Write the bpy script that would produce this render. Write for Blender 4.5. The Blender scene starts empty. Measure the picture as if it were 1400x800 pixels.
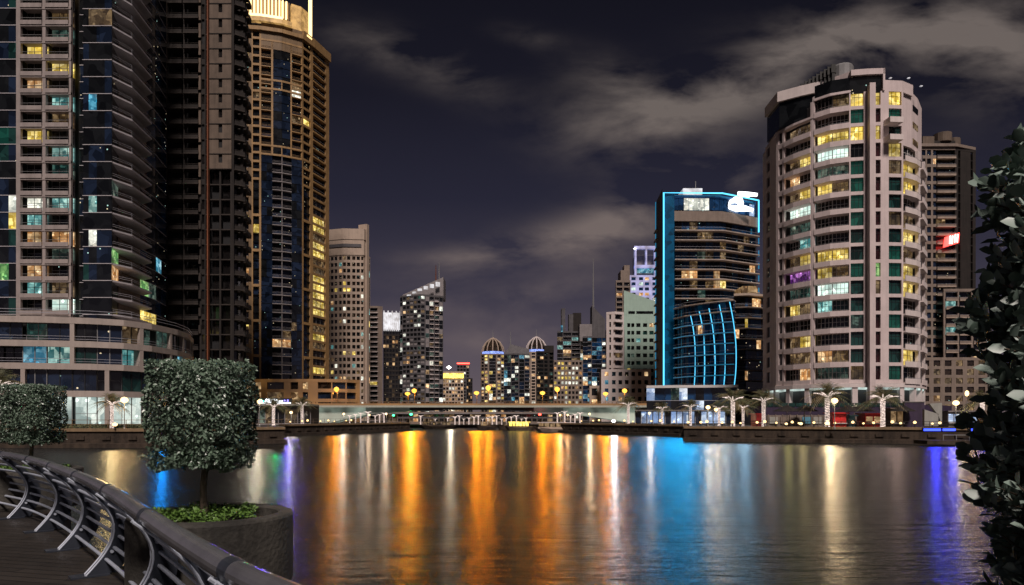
import bpy, math, random
import numpy as np
from mathutils import Vector, Matrix, noise
C = bpy.context.scene.collection
SC = bpy.context.scene
FPX, HOR, EYE = 933.0, 571.0, 3.7
Q = 2.0
R = math.radians

def X(px, D): return (px - 700.0) * D / FPX
def Z(py, D): return EYE + (HOR - py) * D / FPX
def pt(px, D): return (X(px, D), D)

# ------------------------------------------------------------------ materials
MATS = {}
def new_mat(name):
    m = bpy.data.materials.new(name); m.use_nodes = True
    nt = m.node_tree; b = nt.nodes['Principled BSDF']
    MATS[name] = m
    return m, nt, b
def N(nt, typ, **kw):
    n = nt.nodes.new(typ)
    for k, v in kw.items():
        if k.startswith('i_'):
            key = k[2:]
            key = int(key) if key.isdigit() else key.replace('_', ' ')
            n.inputs[key].default_value = v
        else: setattr(n, k, v)
    return n
def L(nt, a, b): nt.links.new(a, b)
def MATH(nt, op, a, b=None, clamp=False):
    n = nt.nodes.new('ShaderNodeMath'); n.operation = op; n.use_clamp = clamp
    for i, x in enumerate((a, b)):
        if x is None: continue
        if isinstance(x, (int, float)): n.inputs[i].default_value = x
        else: nt.links.new(x, n.inputs[i])
    return n.outputs[0]
def c4(c): return (c[0], c[1], c[2], 1.0)

def surf(name, col, rough=.7, var=.25, scale=.35, metal=0., col2=None, bump=0., fine=6., spec=.4, ao=True):
    m, nt, b = new_mat(name)
    geo = N(nt, 'ShaderNodeNewGeometry')
    n1 = N(nt, 'ShaderNodeTexNoise', i_Scale=scale, i_Detail=6., i_Roughness=.65)
    n2 = N(nt, 'ShaderNodeTexNoise', i_Scale=fine, i_Detail=4.)
    L(nt, geo.outputs['Position'], n1.inputs['Vector']); L(nt, geo.outputs['Position'], n2.inputs['Vector'])
    mps = N(nt, 'ShaderNodeMapping'); mps.inputs['Scale'].default_value = (1.6, 1.6, .12); L(nt, geo.outputs['Position'], mps.inputs['Vector'])
    n3 = N(nt, 'ShaderNodeTexNoise', i_Scale=1., i_Detail=5.); L(nt, mps.outputs[0], n3.inputs['Vector'])
    s = MATH(nt, 'ADD', MATH(nt, 'MULTIPLY', n1.outputs['Fac'], .45), MATH(nt, 'MULTIPLY', n2.outputs['Fac'], .2))
    s = MATH(nt, 'ADD', s, MATH(nt, 'MULTIPLY', n3.outputs['Fac'], .35))
    r = N(nt, 'ShaderNodeValToRGB')
    a = [max(0, x * (1 - var)) for x in col]; d = list(col2) if col2 else [min(1, x * (1 + var)) for x in col]
    r.color_ramp.elements[0].position = .38; r.color_ramp.elements[1].position = .60
    r.color_ramp.elements[0].color = c4(a); r.color_ramp.elements[1].color = c4(d)
    L(nt, s, r.inputs['Fac']); L(nt, r.outputs['Color'], b.inputs['Base Color'])
    b.inputs['Roughness'].default_value = rough; b.inputs['Metallic'].default_value = metal
    b.inputs['Specular IOR Level'].default_value = spec
    if bump:
        bp = N(nt, 'ShaderNodeBump', i_Strength=bump, i_Distance=.02)
        L(nt, n2.outputs['Fac'], bp.inputs['Height']); L(nt, bp.outputs['Normal'], b.inputs['Normal'])
    return m

def emis(name, col, strength, base=(.02, .02, .02), scale=0, lo=.3):
    m, nt, b = new_mat(name)
    b.inputs['Base Color'].default_value = c4(base)
    b.inputs['Emission Color'].default_value = c4(col)
    b.inputs['Emission Strength'].default_value = strength
    if scale:
        geo = N(nt, 'ShaderNodeNewGeometry')
        n1 = N(nt, 'ShaderNodeTexNoise', i_Scale=scale, i_Detail=3.)
        L(nt, geo.outputs['Position'], n1.inputs['Vector'])
        f = MATH(nt, 'ADD', MATH(nt, 'MULTIPLY', MATH(nt, 'SUBTRACT', n1.outputs['Fac'], .35), 3.3, True), lo)
        L(nt, MATH(nt, 'MULTIPLY', f, strength), b.inputs['Emission Strength'])
    return m

def room(name, dark, bright, strength, cell=1.1):
    """a lit room behind a pane: curtains, furniture and lamps as blotches of two tones"""
    m, nt, b = new_mat(name)
    geo = N(nt, 'ShaderNodeNewGeometry')
    mp = N(nt, 'ShaderNodeMapping'); mp.inputs['Scale'].default_value = (cell, cell, cell * .8)
    L(nt, geo.outputs['Position'], mp.inputs['Vector'])
    v = N(nt, 'ShaderNodeTexVoronoi', i_Scale=1.); v.distance = 'CHEBYCHEV'
    n = N(nt, 'ShaderNodeTexNoise', i_Scale=.23, i_Detail=2.)
    n3 = N(nt, 'ShaderNodeTexNoise', i_Scale=2.6, i_Detail=3.)
    L(nt, mp.outputs[0], v.inputs['Vector']); L(nt, geo.outputs['Position'], n.inputs['Vector']); L(nt, geo.outputs['Position'], n3.inputs['Vector'])
    sx = N(nt, 'ShaderNodeSeparateColor'); L(nt, v.outputs['Color'], sx.inputs[0])
    f = MATH(nt, 'ADD', MATH(nt, 'MULTIPLY', sx.outputs[0], .75), MATH(nt, 'MULTIPLY', n3.outputs['Fac'], .5))
    f = MATH(nt, 'POWER', MATH(nt, 'MULTIPLY', f, .9, True), 2.8)
    vr = N(nt, 'ShaderNodeTexVoronoi', i_Scale=.24); L(nt, geo.outputs['Position'], vr.inputs['Vector']); sr_ = N(nt, 'ShaderNodeSeparateColor'); L(nt, vr.outputs['Color'], sr_.inputs[0])
    vl = N(nt, 'ShaderNodeTexVoronoi', i_Scale=.62); L(nt, geo.outputs['Position'], vl.inputs['Vector']); hot = MATH(nt, 'LESS_THAN', vl.outputs['Distance'], .17)
    mix = N(nt, 'ShaderNodeMix', data_type='RGBA')
    mix.inputs[6].default_value = c4(dark); mix.inputs[7].default_value = c4(bright)
    L(nt, f, mix.inputs[0])
    m2 = N(nt, 'ShaderNodeMix', data_type='RGBA'); L(nt, mix.outputs[2], m2.inputs[6]); m2.inputs[7].default_value = (.9, .72, .5, 1)
    L(nt, MATH(nt, 'MULTIPLY', MATH(nt, 'MULTIPLY', sr_.outputs[0], .45), f), m2.inputs[0]); L(nt, m2.outputs[2], b.inputs['Emission Color'])
    st = MATH(nt, 'ADD', MATH(nt, 'MULTIPLY', MATH(nt, 'SUBTRACT', n.outputs['Fac'], .35, True), 2.2, True), .25)
    st = MATH(nt, 'MULTIPLY', MATH(nt, 'ADD', st, MATH(nt, 'MULTIPLY', sr_.outputs[1], .5)), MATH(nt, 'ADD', MATH(nt, 'MULTIPLY', hot, 1.6), 1.))
    L(nt, MATH(nt, 'MULTIPLY', st, strength), b.inputs['Emission Strength'])
    b.inputs['Base Color'].default_value = (.02, .02, .02, 1); b.inputs['Roughness'].default_value = .2
    return m

def glass(name, col, rough=.08, specks=.0, spcol=(1, .8, .5), glow=None, metal=.0):
    """dark glazing; specks = city lights reflected in it, painted as glowing dots"""
    m, nt, b = new_mat(name)
    geo = N(nt, 'ShaderNodeNewGeometry')
    v0 = N(nt, 'ShaderNodeTexVoronoi', i_Scale=.55)
    L(nt, geo.outputs['Position'], v0.inputs['Vector'])
    sc0 = N(nt, 'ShaderNodeSeparateColor'); L(nt, v0.outputs['Color'], sc0.inputs[0])
    mix = N(nt, 'ShaderNodeMix', data_type='RGBA')
    mix.inputs[6].default_value = c4([x * .45 for x in col]); mix.inputs[7].default_value = c4([x * 1.7 for x in col])
    L(nt, sc0.outputs[1], mix.inputs[0]); L(nt, mix.outputs[2], b.inputs['Base Color'])
    b.inputs['Roughness'].default_value = rough; b.inputs['Metallic'].default_value = metal
    b.inputs['Specular IOR Level'].default_value = .8
    n = N(nt, 'ShaderNodeTexNoise', i_Scale=.5, i_Detail=1.)
    L(nt, geo.outputs['Position'], n.inputs['Vector'])
    bp = N(nt, 'ShaderNodeBump', i_Strength=.15, i_Distance=.12)
    L(nt, n.outputs['Fac'], bp.inputs['Height']); L(nt, bp.outputs['Normal'], b.inputs['Normal'])
    if specks:  # reflected lights painted into the emission as dots
        v = N(nt, 'ShaderNodeTexVoronoi', i_Scale=.8); L(nt, geo.outputs['Position'], v.inputs['Vector'])
        d = MATH(nt, 'LESS_THAN', v.outputs['Distance'], .11)
        n2 = N(nt, 'ShaderNodeTexNoise', i_Scale=.11, i_Detail=1.); L(nt, geo.outputs['Position'], n2.inputs['Vector'])
        g = MATH(nt, 'GREATER_THAN', n2.outputs['Fac'], 1 - specks)
        mx = N(nt, 'ShaderNodeMix', data_type='RGBA'); mx.inputs[7].default_value = c4(spcol); mx.inputs[6].default_value = (.55, .9, .8, 1)
        sc = N(nt, 'ShaderNodeSeparateColor'); L(nt, v.outputs['Color'], sc.inputs[0]); L(nt, MATH(nt, 'GREATER_THAN', sc.outputs[1], .35), mx.inputs[0])
        g2 = MATH(nt, 'GREATER_THAN', sc.outputs[0], .55)
        L(nt, mx.outputs[2], b.inputs['Emission Color'])
        L(nt, MATH(nt, 'MULTIPLY', MATH(nt, 'MULTIPLY', MATH(nt, 'MULTIPLY', d, g), g2), .9), b.inputs['Emission Strength'])
    elif glow:
        b.inputs['Emission Color'].default_value = c4(glow[:3]); b.inputs['Emission Strength'].default_value = glow[3]
    return m

# walls
surf('pink_stone', (.60, .505, .49), .75, .12)
surf('pale_stone', (.66, .58, .555), .7, .1)
surf('beige_panel', (.29, .25, .235), .7, .2)
surf('podium_stone', (.37, .315, .28), .65, .15)
surf('dark_core', (.012, .012, .013), .8, .3)
surf('dark_brown', (.018, .014, .012), .8, .4)
surf('brown_panel', (.12, .09, .068), .8, .3)
surf('brown_slab', (.032, .025, .021), .8, .3)
surf('rust', (.16, .05, .02), .7, .3)
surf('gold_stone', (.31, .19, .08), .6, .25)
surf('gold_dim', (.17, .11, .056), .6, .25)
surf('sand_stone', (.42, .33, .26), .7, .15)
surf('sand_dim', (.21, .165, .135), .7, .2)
surf('grey_stone', (.22, .20, .20), .7, .2)
surf('grey_dark', (.085, .08, .085), .7, .25)
surf('green_white', (.34, .47, .40), .7, .1)
surf('violet_white', (.42, .42, .72), .6, .1)
surf('white_paint', (.62, .60, .58), .5, .06)
surf('line_metal', (.42, .42, .46), .4, .1, metal=.3)
surf('pale_slab', (.44, .42, .44), .6, .12)
surf('frame_metal', (.26, .26, .26), .4, .1, metal=.3)
surf('dark_metal', (.03, .03, .032), .4, .2, metal=.4)
surf('concrete', (.32, .32, .29), .8, .15, bump=.1)
surf('bridge_pale', (.42, .44, .37), .8, .12)
surf('quay_dark', (.030, .022, .016), .9, .5, col2=(.07, .05, .035))
surf('quay_cap', (.22, .15, .085), .7, .25)
surf('paving', (.10, .075, .055), .6, .3)
surf('blue_slab', (.34, .28, .24), .7, .3)
surf('hoarding', (.16, .13, .11), .6, .4, scale=.9)
surf('purple_wall', (.035, .022, .05), .7, .3)
surf('red_paint', (.55, .03, .03), .4, .15)
surf('blue_paint', (.10, .28, .38), .5, .2)
surf('sign_dark', (.02, .02, .018), .5, .2)
# glazing
glass('glass_navy', (.010, .017, .035), .09, .53)
glass('glass_black', (.008, .009, .010), .1, .47)
glass('glass_teal', (.010, .038, .034), .12, .0)
glass('glass_green', (.008, .055, .040), .15, .0, glow=(.03, .35, .25, .05))
glass('glass_red', (.030, .008, .010), .2, .42)
glass('glass_blue', (.010, .045, .12), .15, .5, (.9, .85, .7))
glass('glass_brown', (.022, .015, .011), .12, .5)
glass('blue_lit', (.0, .055, .12), .25, .0, glow=(.0, .16, .36, .05))  # neon light falling on the panels put in as glow
glass('glass_plain', (.010, .009, .009), .14)
# rooms
room('warm', (.30, .12, .03), (1., .72, .38), 1.5)
room('yellow', (.34, .22, .02), (1., .80, .26), 1.7)
room('white', (.28, .30, .26), (1., .98, .85), 1.9)
room('teal', (.015, .12, .13), (.45, .95, .88), 1.1)
room('cyan', (.0, .10, .18), (.2, .75, 1.), 1.0)
room('bright', (.45, .62, .55), (.85, 1., .92), 1.9)
room('dim_warm', (.04, .02, .008), (.55, .34, .14), .55)
room('dim_teal', (.004, .02, .02), (.12, .36, .30), .45)
room('green_room', (.01, .12, .03), (.5, 1., .3), 1.0)
room('violet_room', (.02, .0, .04), (.7, .15, 1.), 1.4)
room('shop', (.26, .34, .32), (.9, 1., .92), 1.1, cell=.5)
room('shop_blue', (.10, .16, .30), (.75, .88, 1.), 1.7, cell=.5)
room('shop_warm', (.08, .035, .012), (1., .62, .28), .8, cell=.7)
# neon, lamps, and surfaces with lamplight put in as glow
emis('neon_cyan', (.10, .66, 1.), 1.9)
emis('neon_soft', (.02, .40, .75), .45)
emis('neon_sail', (.10, .62, 1.), 1.5)
emis('sign_white', (.92, .97, 1.), 3.)
emis('sign_red', (1., .06, .05), 4.)
emis('sign_pink', (1., .55, .5), 5.)
emis('sign_green', (.1, 1., .75), 2.)
emis('sign_violet', (.3, .25, 1.), 2.2)
emis('lamp_orange', (1., .46, .06), 2.4)
emis('lamp_warm', (1., .66, .30), 3.)
emis('lamp_white', (1., .93, .82), 6.)
emis('dot_warm', (1., .65, .28), 2.5)
emis('lamp_blue', (.04, .08, 1.), 3.)
emis('lamp_red', (1., .05, .03), 10.)
emis('lamp_green', (.05, 1., .3), 8.)
emis('crown_gold', (1., .70, .30), 2.6)
emis('crown_panel', (1., .60, .20), .42, base=(.4, .25, .1), scale=.5)
emis('string_light', (1., .80, .72), 1.25, base=(.3, .25, .2), scale=6., lo=.25)
emis('girder_mid', (.8, .95, .8), .07, base=(.24, .25, .22), scale=.1, lo=.2)  # lamplight on the girder put in as faint glow
emis('dome_blue', (.30, .42, 1.), 1.3, scale=1.)
emis('white_glow', (.88, .92, 1.), .5, base=(.5, .5, .5), scale=.3)
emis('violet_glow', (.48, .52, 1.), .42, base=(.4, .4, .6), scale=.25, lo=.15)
emis('boat_yellow', (1., .72, .12), 3.0, scale=1.5)
emis('lobby_white', (.80, 1., .93), .62, base=(.5, .5, .5), scale=.6, lo=.5)
emis('orange_wash', (1., .45, .12), .11, base=(.27, .165, .085), scale=.12, lo=.1)  # orange lamplight on the wall put in as glow
emis('abutment_lit', (.80, 1., .82), .32, base=(.42, .45, .38), scale=.10, lo=.05)  # lamplight on the bridge ends put in as glow

# ------------------------------------------------------------------ geometry collector
class G:
    def __init__(s): s.v = []; s.f = []; s.m = []; s.mats = []; s.sub = {}
    def mi(s, mat):
        if mat not in s.mats: s.mats.append(mat)
        return s.mats.index(mat)
    def poly(s, pts, mat):
        k = len(s.v); s.v += [tuple(p) for p in pts]
        s.f.append(tuple(range(k, k + len(pts)))); s.m.append(s.mi(mat))
    def hexa(s, p, mat):
        k = len(s.v); s.v += [tuple(q) for q in p]; i = s.mi(mat)
        for f in ((3, 2, 1, 0), (4, 5, 6, 7), (0, 1, 5, 4), (1, 2, 6, 5), (2, 3, 7, 6), (3, 0, 4, 7)):
            s.f.append(tuple(k + j for j in f)); s.m.append(i)
    def box(s, x0, x1, y0, y1, z0, z1, mat):
        s.hexa([(x0, y0, z0), (x1, y0, z0), (x1, y1, z0), (x0, y1, z0), (x0, y0, z1), (x1, y0, z1), (x1, y1, z1), (x0, y1, z1)], mat)
    def prism(s, pl, z0, z1, mat):
        if sum(pl[i][0] * pl[(i + 1) % len(pl)][1] - pl[(i + 1) % len(pl)][0] * pl[i][1] for i in range(len(pl))) < 0: pl = pl[::-1]
        n = len(pl)
        s.poly([(x, y, z1) for x, y in pl], mat); s.poly([(x, y, z0) for x, y in pl[::-1]], mat)
        for i in range(n):
            a, b = pl[i], pl[(i + 1) % n]
            s.poly([(a[0], a[1], z0), (b[0], b[1], z0), (b[0], b[1], z1), (a[0], a[1], z1)], mat)
    def tube(s, pts, r, mat, n=8, cap=True):
        pts = [Vector(p) for p in pts]; k = len(s.v); i = s.mi(mat)
        rs = r if isinstance(r, (list, tuple)) else [r] * len(pts)
        ref = None
        for j, p in enumerate(pts):
            t = (pts[min(j + 1, len(pts) - 1)] - pts[max(j - 1, 0)]).normalized()
            if ref is None: ref = Vector((0, 0, 1)) if abs(t.z) < .9 else Vector((1, 0, 0))
            a = t.cross(ref).normalized(); b = a.cross(t).normalized(); ref = b
            for q in range(n):
                w = 2 * math.pi * q / n
                s.v.append(tuple(p + (a * math.cos(w) + b * math.sin(w)) * rs[j]))
        for j in range(len(pts) - 1):
            for q in range(n):
                s.f.append((k + j * n + q, k + j * n + (q + 1) % n, k + (j + 1) * n + (q + 1) % n, k + (j + 1) * n + q)); s.m.append(i)
        if cap:
            s.f.append(tuple(k + q for q in range(n))[::-1]); s.m.append(i)
            s.f.append(tuple(k + (len(pts) - 1) * n + q for q in range(n))); s.m.append(i)
    def lathe(s, prof, cx, cy, mat, n=16, a0=0.):
        k = len(s.v); i = s.mi(mat)
        for r, z in prof:
            for q in range(n):
                w = a0 + 2 * math.pi * q / n
                s.v.append((cx + r * math.cos(w), cy + r * math.sin(w), z))
        for j in range(len(prof) - 1):
            for q in range(n):
                s.f.append((k + j * n + q, k + j * n + (q + 1) % n, k + (j + 1) * n + (q + 1) % n, k + (j + 1) * n + q)); s.m.append(i)
        s.f.append(tuple(k + q for q in range(n))[::-1]); s.m.append(i)
        s.f.append(tuple(k + (len(prof) - 1) * n + q for q in range(n))); s.m.append(i)
    def band(s, pl, d0, d1, z0, z1, mat):
        """closed strip along a plan polyline, from depth d0 to d1 outward of it"""
        a, b = offset(pl, d0), offset(pl, d1)
        n = len(pl)
        for j in range(n - 1):
            s.hexa([(b[j][0], b[j][1], z0), (b[j + 1][0], b[j + 1][1], z0), (a[j + 1][0], a[j + 1][1], z0), (a[j][0], a[j][1], z0),
                    (b[j][0], b[j][1], z1), (b[j + 1][0], b[j + 1][1], z1), (a[j + 1][0], a[j + 1][1], z1), (a[j][0], a[j][1], z1)], mat)
    def sheet(s, pl, d, z0, z1, mat):
        a = offset(pl, d)
        for j in range(len(pl) - 1):
            s.poly([(a[j][0], a[j][1], z0), (a[j + 1][0], a[j + 1][1], z0), (a[j + 1][0], a[j + 1][1], z1), (a[j][0], a[j][1], z1)], mat)
    def build(s, name, parent=None, org=(0, 0, 0), smooth=False):
        me = bpy.data.meshes.new(name)
        me.from_pydata([(a - org[0], b - org[1], c - org[2]) for a, b, c in s.v], [], s.f)
        for m in s.mats: me.materials.append(MATS[m])
        me.polygons.foreach_set('material_index', s.m)
        if smooth: me.polygons.foreach_set('use_smooth', [True] * len(s.f))
        me.update()
        o = bpy.data.objects.new(name, me); C.objects.link(o)
        if parent: o.parent = parent
        else: o.location = org
        return o

def offset(pl, d):
    """plan polyline (left to right as seen from outside) pushed outward by d, mitred"""
    n = len(pl); out = []
    nr = []
    for j in range(n - 1):
        ux, uy = pl[j + 1][0] - pl[j][0], pl[j + 1][1] - pl[j][1]; l = math.hypot(ux, uy) or 1
        nr.append((uy / l, -ux / l))
    for j in range(n):
        a = nr[max(0, j - 1)]; b = nr[min(n - 2, j)]
        mx, my = a[0] + b[0], a[1] + b[1]; q = mx * mx + my * my or 1
        k = 2 * d / q
        out.append((pl[j][0] + mx * k, pl[j][1] + my * k))
    return out

def tag(o, label=None, cat=None, group=None, kind=None):
    if label: o['label'] = label
    if cat: o['category'] = cat
    if group: o['group'] = group
    if kind: o['kind'] = kind
    return o
def empty(name, loc, rz=0):
    o = bpy.data.objects.new(name, None); C.objects.link(o); o.location = loc; o.rotation_euler.z = rz
    o.empty_display_size = .2
    return o
def dup(root, loc, rz=0., label=None, sc=1., group=None):
    r = root.copy(); C.objects.link(r); r.location = loc; r.rotation_euler = (0, 0, rz); r.scale = (sc, sc, sc)
    if label: r['label'] = label
    if group: r['group'] = group
    def rec(a, b):
        for ch in list(a.children):
            c = ch.copy(); C.objects.link(c); c.parent = b; rec(ch, c)
    rec(root, r)
    return r

def light(kind, loc, col, power, parent=None, size=.4, aim=None, cone=60, name='lamp_and_streak_light'):
    d = bpy.data.lights.new(name, kind); d.color = col; d.energy = power; d.shadow_soft_size = size
    o = bpy.data.objects.new(name, d); C.objects.link(o)
    if parent: o.parent = parent
    o.location = loc
    if kind == 'SPOT':  # added beams aimed over the water to make reflection streaks
        d.spot_size = R(cone); d.spot_blend = .5
        v = Vector(aim)
        o.rotation_euler = v.to_track_quat('-Z', 'Y').to_euler()
    return o

class Thing:
    """one building: single parts collected by name, repeated parts as items; the 100 largest of a kind stay separate"""
    def __init__(s, name, label, cat, org, group=None):
        s.root = empty(name, org); tag(s.root, label, cat, group); s.org = org
        s.parts = {}; s.items = {}; s.cap = 100; s.subs = False
    def part(s, n): return s.parts.setdefault(n, G())
    def item(s, n):
        g = G(); s.items.setdefault(n, []).append(g); return g
    def keyed(s, n, k):
        d = s.__dict__.setdefault('kd', {})
        if (n, k) not in d: d[(n, k)] = s.item(n)
        return d[(n, k)]
    def finish(s):
        for n, g in s.parts.items():
            if g.f: g.build(n, s.root, s.org)
        for n, lst in s.items.items():
            def score(g):
                xs = [700 + FPX * v[0] / max(v[1], 1) for v in g.v]; ys = [HOR - FPX * (v[2] - EYE) / max(v[1], 1) for v in g.v]
                x0, x1, y0, y1 = max(0, min(xs)), min(1400, max(xs)), max(0, min(ys)), min(800, max(ys))
                return max(0, x1 - x0) * max(0, y1 - y0)
            lst = [g for g in lst if g.f]
            lst.sort(key=score, reverse=True)
            for g in lst[:s.cap]:
                o = g.build(n, s.root, s.org)
                for sn, sg in g.sub.items(): sg.build(sn, o, s.org)
            rest = lst[s.cap:]
            if rest:
                m = G()
                for g in [y for x in rest for y in [x] + list(x.sub.values())]:
                    k = len(m.v); m.v += g.v
                    for f, i in zip(g.f, g.m):
                        m.f.append(tuple(k + j for j in f)); m.m.append(m.mi(g.mats[i]))
                o = m.build(n, s.root, s.org); o['kind'] = 'stuff'
        return s.root

def seg(pl, t0, t1):
    """piece of a polyline between two lengths (fractions)"""
    ls = [math.dist(pl[i], pl[i + 1]) for i in range(len(pl) - 1)]; T = sum(ls); a, b = t0 * T, t1 * T
    out = []; acc = 0
    for i, l in enumerate(ls):
        for q in (a, b):
            pass
        lo, hi = acc, acc + l
        if hi > a + 1e-6 and lo < b - 1e-6:
            u0 = max(0, (a - lo) / l); u1 = min(1, (b - lo) / l)
            P = lambda u: (pl[i][0] + (pl[i + 1][0] - pl[i][0]) * u, pl[i][1] + (pl[i + 1][1] - pl[i][1]) * u)
            if not out: out.append(P(u0))
            out.append(P(u1))
        acc = hi
    return out

def facade(T, pl, z0, nf, fh, cols, wall='pink_stone', slab=None, lit=None, rng=None, plit=.15,
           pal=('warm', 'yellow', 'white', 'dim_warm'), glassm=('glass_black',), inset=.35, sp=.35, bd=.5, rail='line_metal',
           parapet=None, mull=0, frame='frame_metal', linem='line_metal', lw=.07, rec=1.3, top=True, cid0=0, rows=None):
    """pl plan polyline left to right; cols [(kind,width)] P pier, Q proud pier, W punched window, G glass wall, B balcony, D dark recess"""
    rng = rng or random.Random(1)
    tot = sum(c[1] for c in cols); t = 0
    slab = slab or wall
    zt = z0 + nf * fh
    wp = T.part('wall')
    for ci, c in enumerate(cols):
        k, w = c[0], c[1]; a, b = t / tot, (t + w) / tot; t += w
        p = seg(pl, a, b)
        if len(p) < 2: continue
        if k == 'P': wp.band(p, -.6, 0, z0, zt, wall); continue
        if k == 'Q': wp.band(p, -.6, .7, z0, zt, wall); continue
        opt = c[2] if len(c) > 2 else {}
        gm = opt.get('g', glassm); s_ = opt.get('sp', sp)
        for f in range(nf):
            z = z0 + f * fh
            mat = None
            if lit: mat = lit(f, ci + cid0)
            if mat is None:
                mat = rng.choice(pal) if rng.random() < opt.get('plit', plit) else rng.choice(gm)
            if mat == 'off': mat = gm[0]
            if k == 'W':
                wp.band(p, -.6, 0 - .003 * (ci % 2 + 1), z, z + s_ * fh, wall)
                g = T.item('window'); zz0, zz1, d = z + s_ * fh, z + fh, -inset
                wp.band(p, -.6, -.05, z + fh - .02 - .08 * fh, z + fh - .02, wall) if opt.get('head') else None
            elif k == 'G':
                T.keyed('floor_line', (round(pl[0][0], 1), f)).band(p, -.05, .06, z - lw, z + lw, linem)
                g = T.item('window'); zz0, zz1, d = z + lw, z + fh - lw, -.04
            elif k == 'D':
                g = T.item('window'); zz0, zz1, d = z + .1, z + fh - .1, -rec
                T.keyed('floor_slab', (round(pl[0][0], 1), f)).band(p, -rec, -.1, z - .14, z + .14, slab)
            elif k == 'B':
                bb = T.item('balcony')
                bo = opt.get('bd', bd)
                bb.band(p, -rec, bo, z - .16, z + .16, slab)
                if parapet: bb.band(p, bo - .15, bo + .002, z + .161, z + parapet * fh, wall if opt.get('pm') is None else opt['pm'])
                if rail:
                    r0 = (parapet or 0) * fh
                    for h in ((1.1,) if parapet else (1.1, .7)):
                        if h > r0 + .1: (bb.sub.setdefault('railing', G()) if T.subs else bb).band(p, bo - .08, bo - .03, z + h - .03, z + h + .03, rail)
                g = T.item('window'); zz0, zz1, d = z + .16, z + fh - .16, -rec + .03
            g.sheet(p, d, zz0, zz1, mat)
            nm = opt.get('mull', mull)
            if nm:
                fg = g.sub.setdefault('frame', G()) if T.subs else g
                for q in range(nm + 1):
                    u = min(.985, max(.0, q / nm)); e = seg(p, max(0, u - .012), min(1, u + .012))
                    if len(e) > 1: fg.band(e, d + .01, d + .07, zz0 + .01, zz1 - .01, frame)
                hb = zz0 + (zz1 - zz0) * opt.get('hb', .68)
                fg.band(p, d + .015, d + .06, hb - .04, hb + .04, frame)
    if top: wp.band(pl, -.6, .05, zt, zt + 1.1, wall)

def rb(pl, depth, y=None):
    """rear corners of a footprint whose flanks taper towards the back"""
    out = []
    for q, e in ((pl[-1], -.5), (pl[0], .5)):
        yy = y if y else q[1] + depth
        out.append((q[0] * yy / q[1] + e, yy))
    return out
def core(T, pl, back, z0, z1, inset=1.7, mat='dark_core', roof='grey_dark'):
    a = offset(pl, -inset)
    poly = a + back
    T.part('wall').prism(poly, z0, z1, mat)

def backpts(pl, depth):
    return rb(pl, depth)
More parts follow.
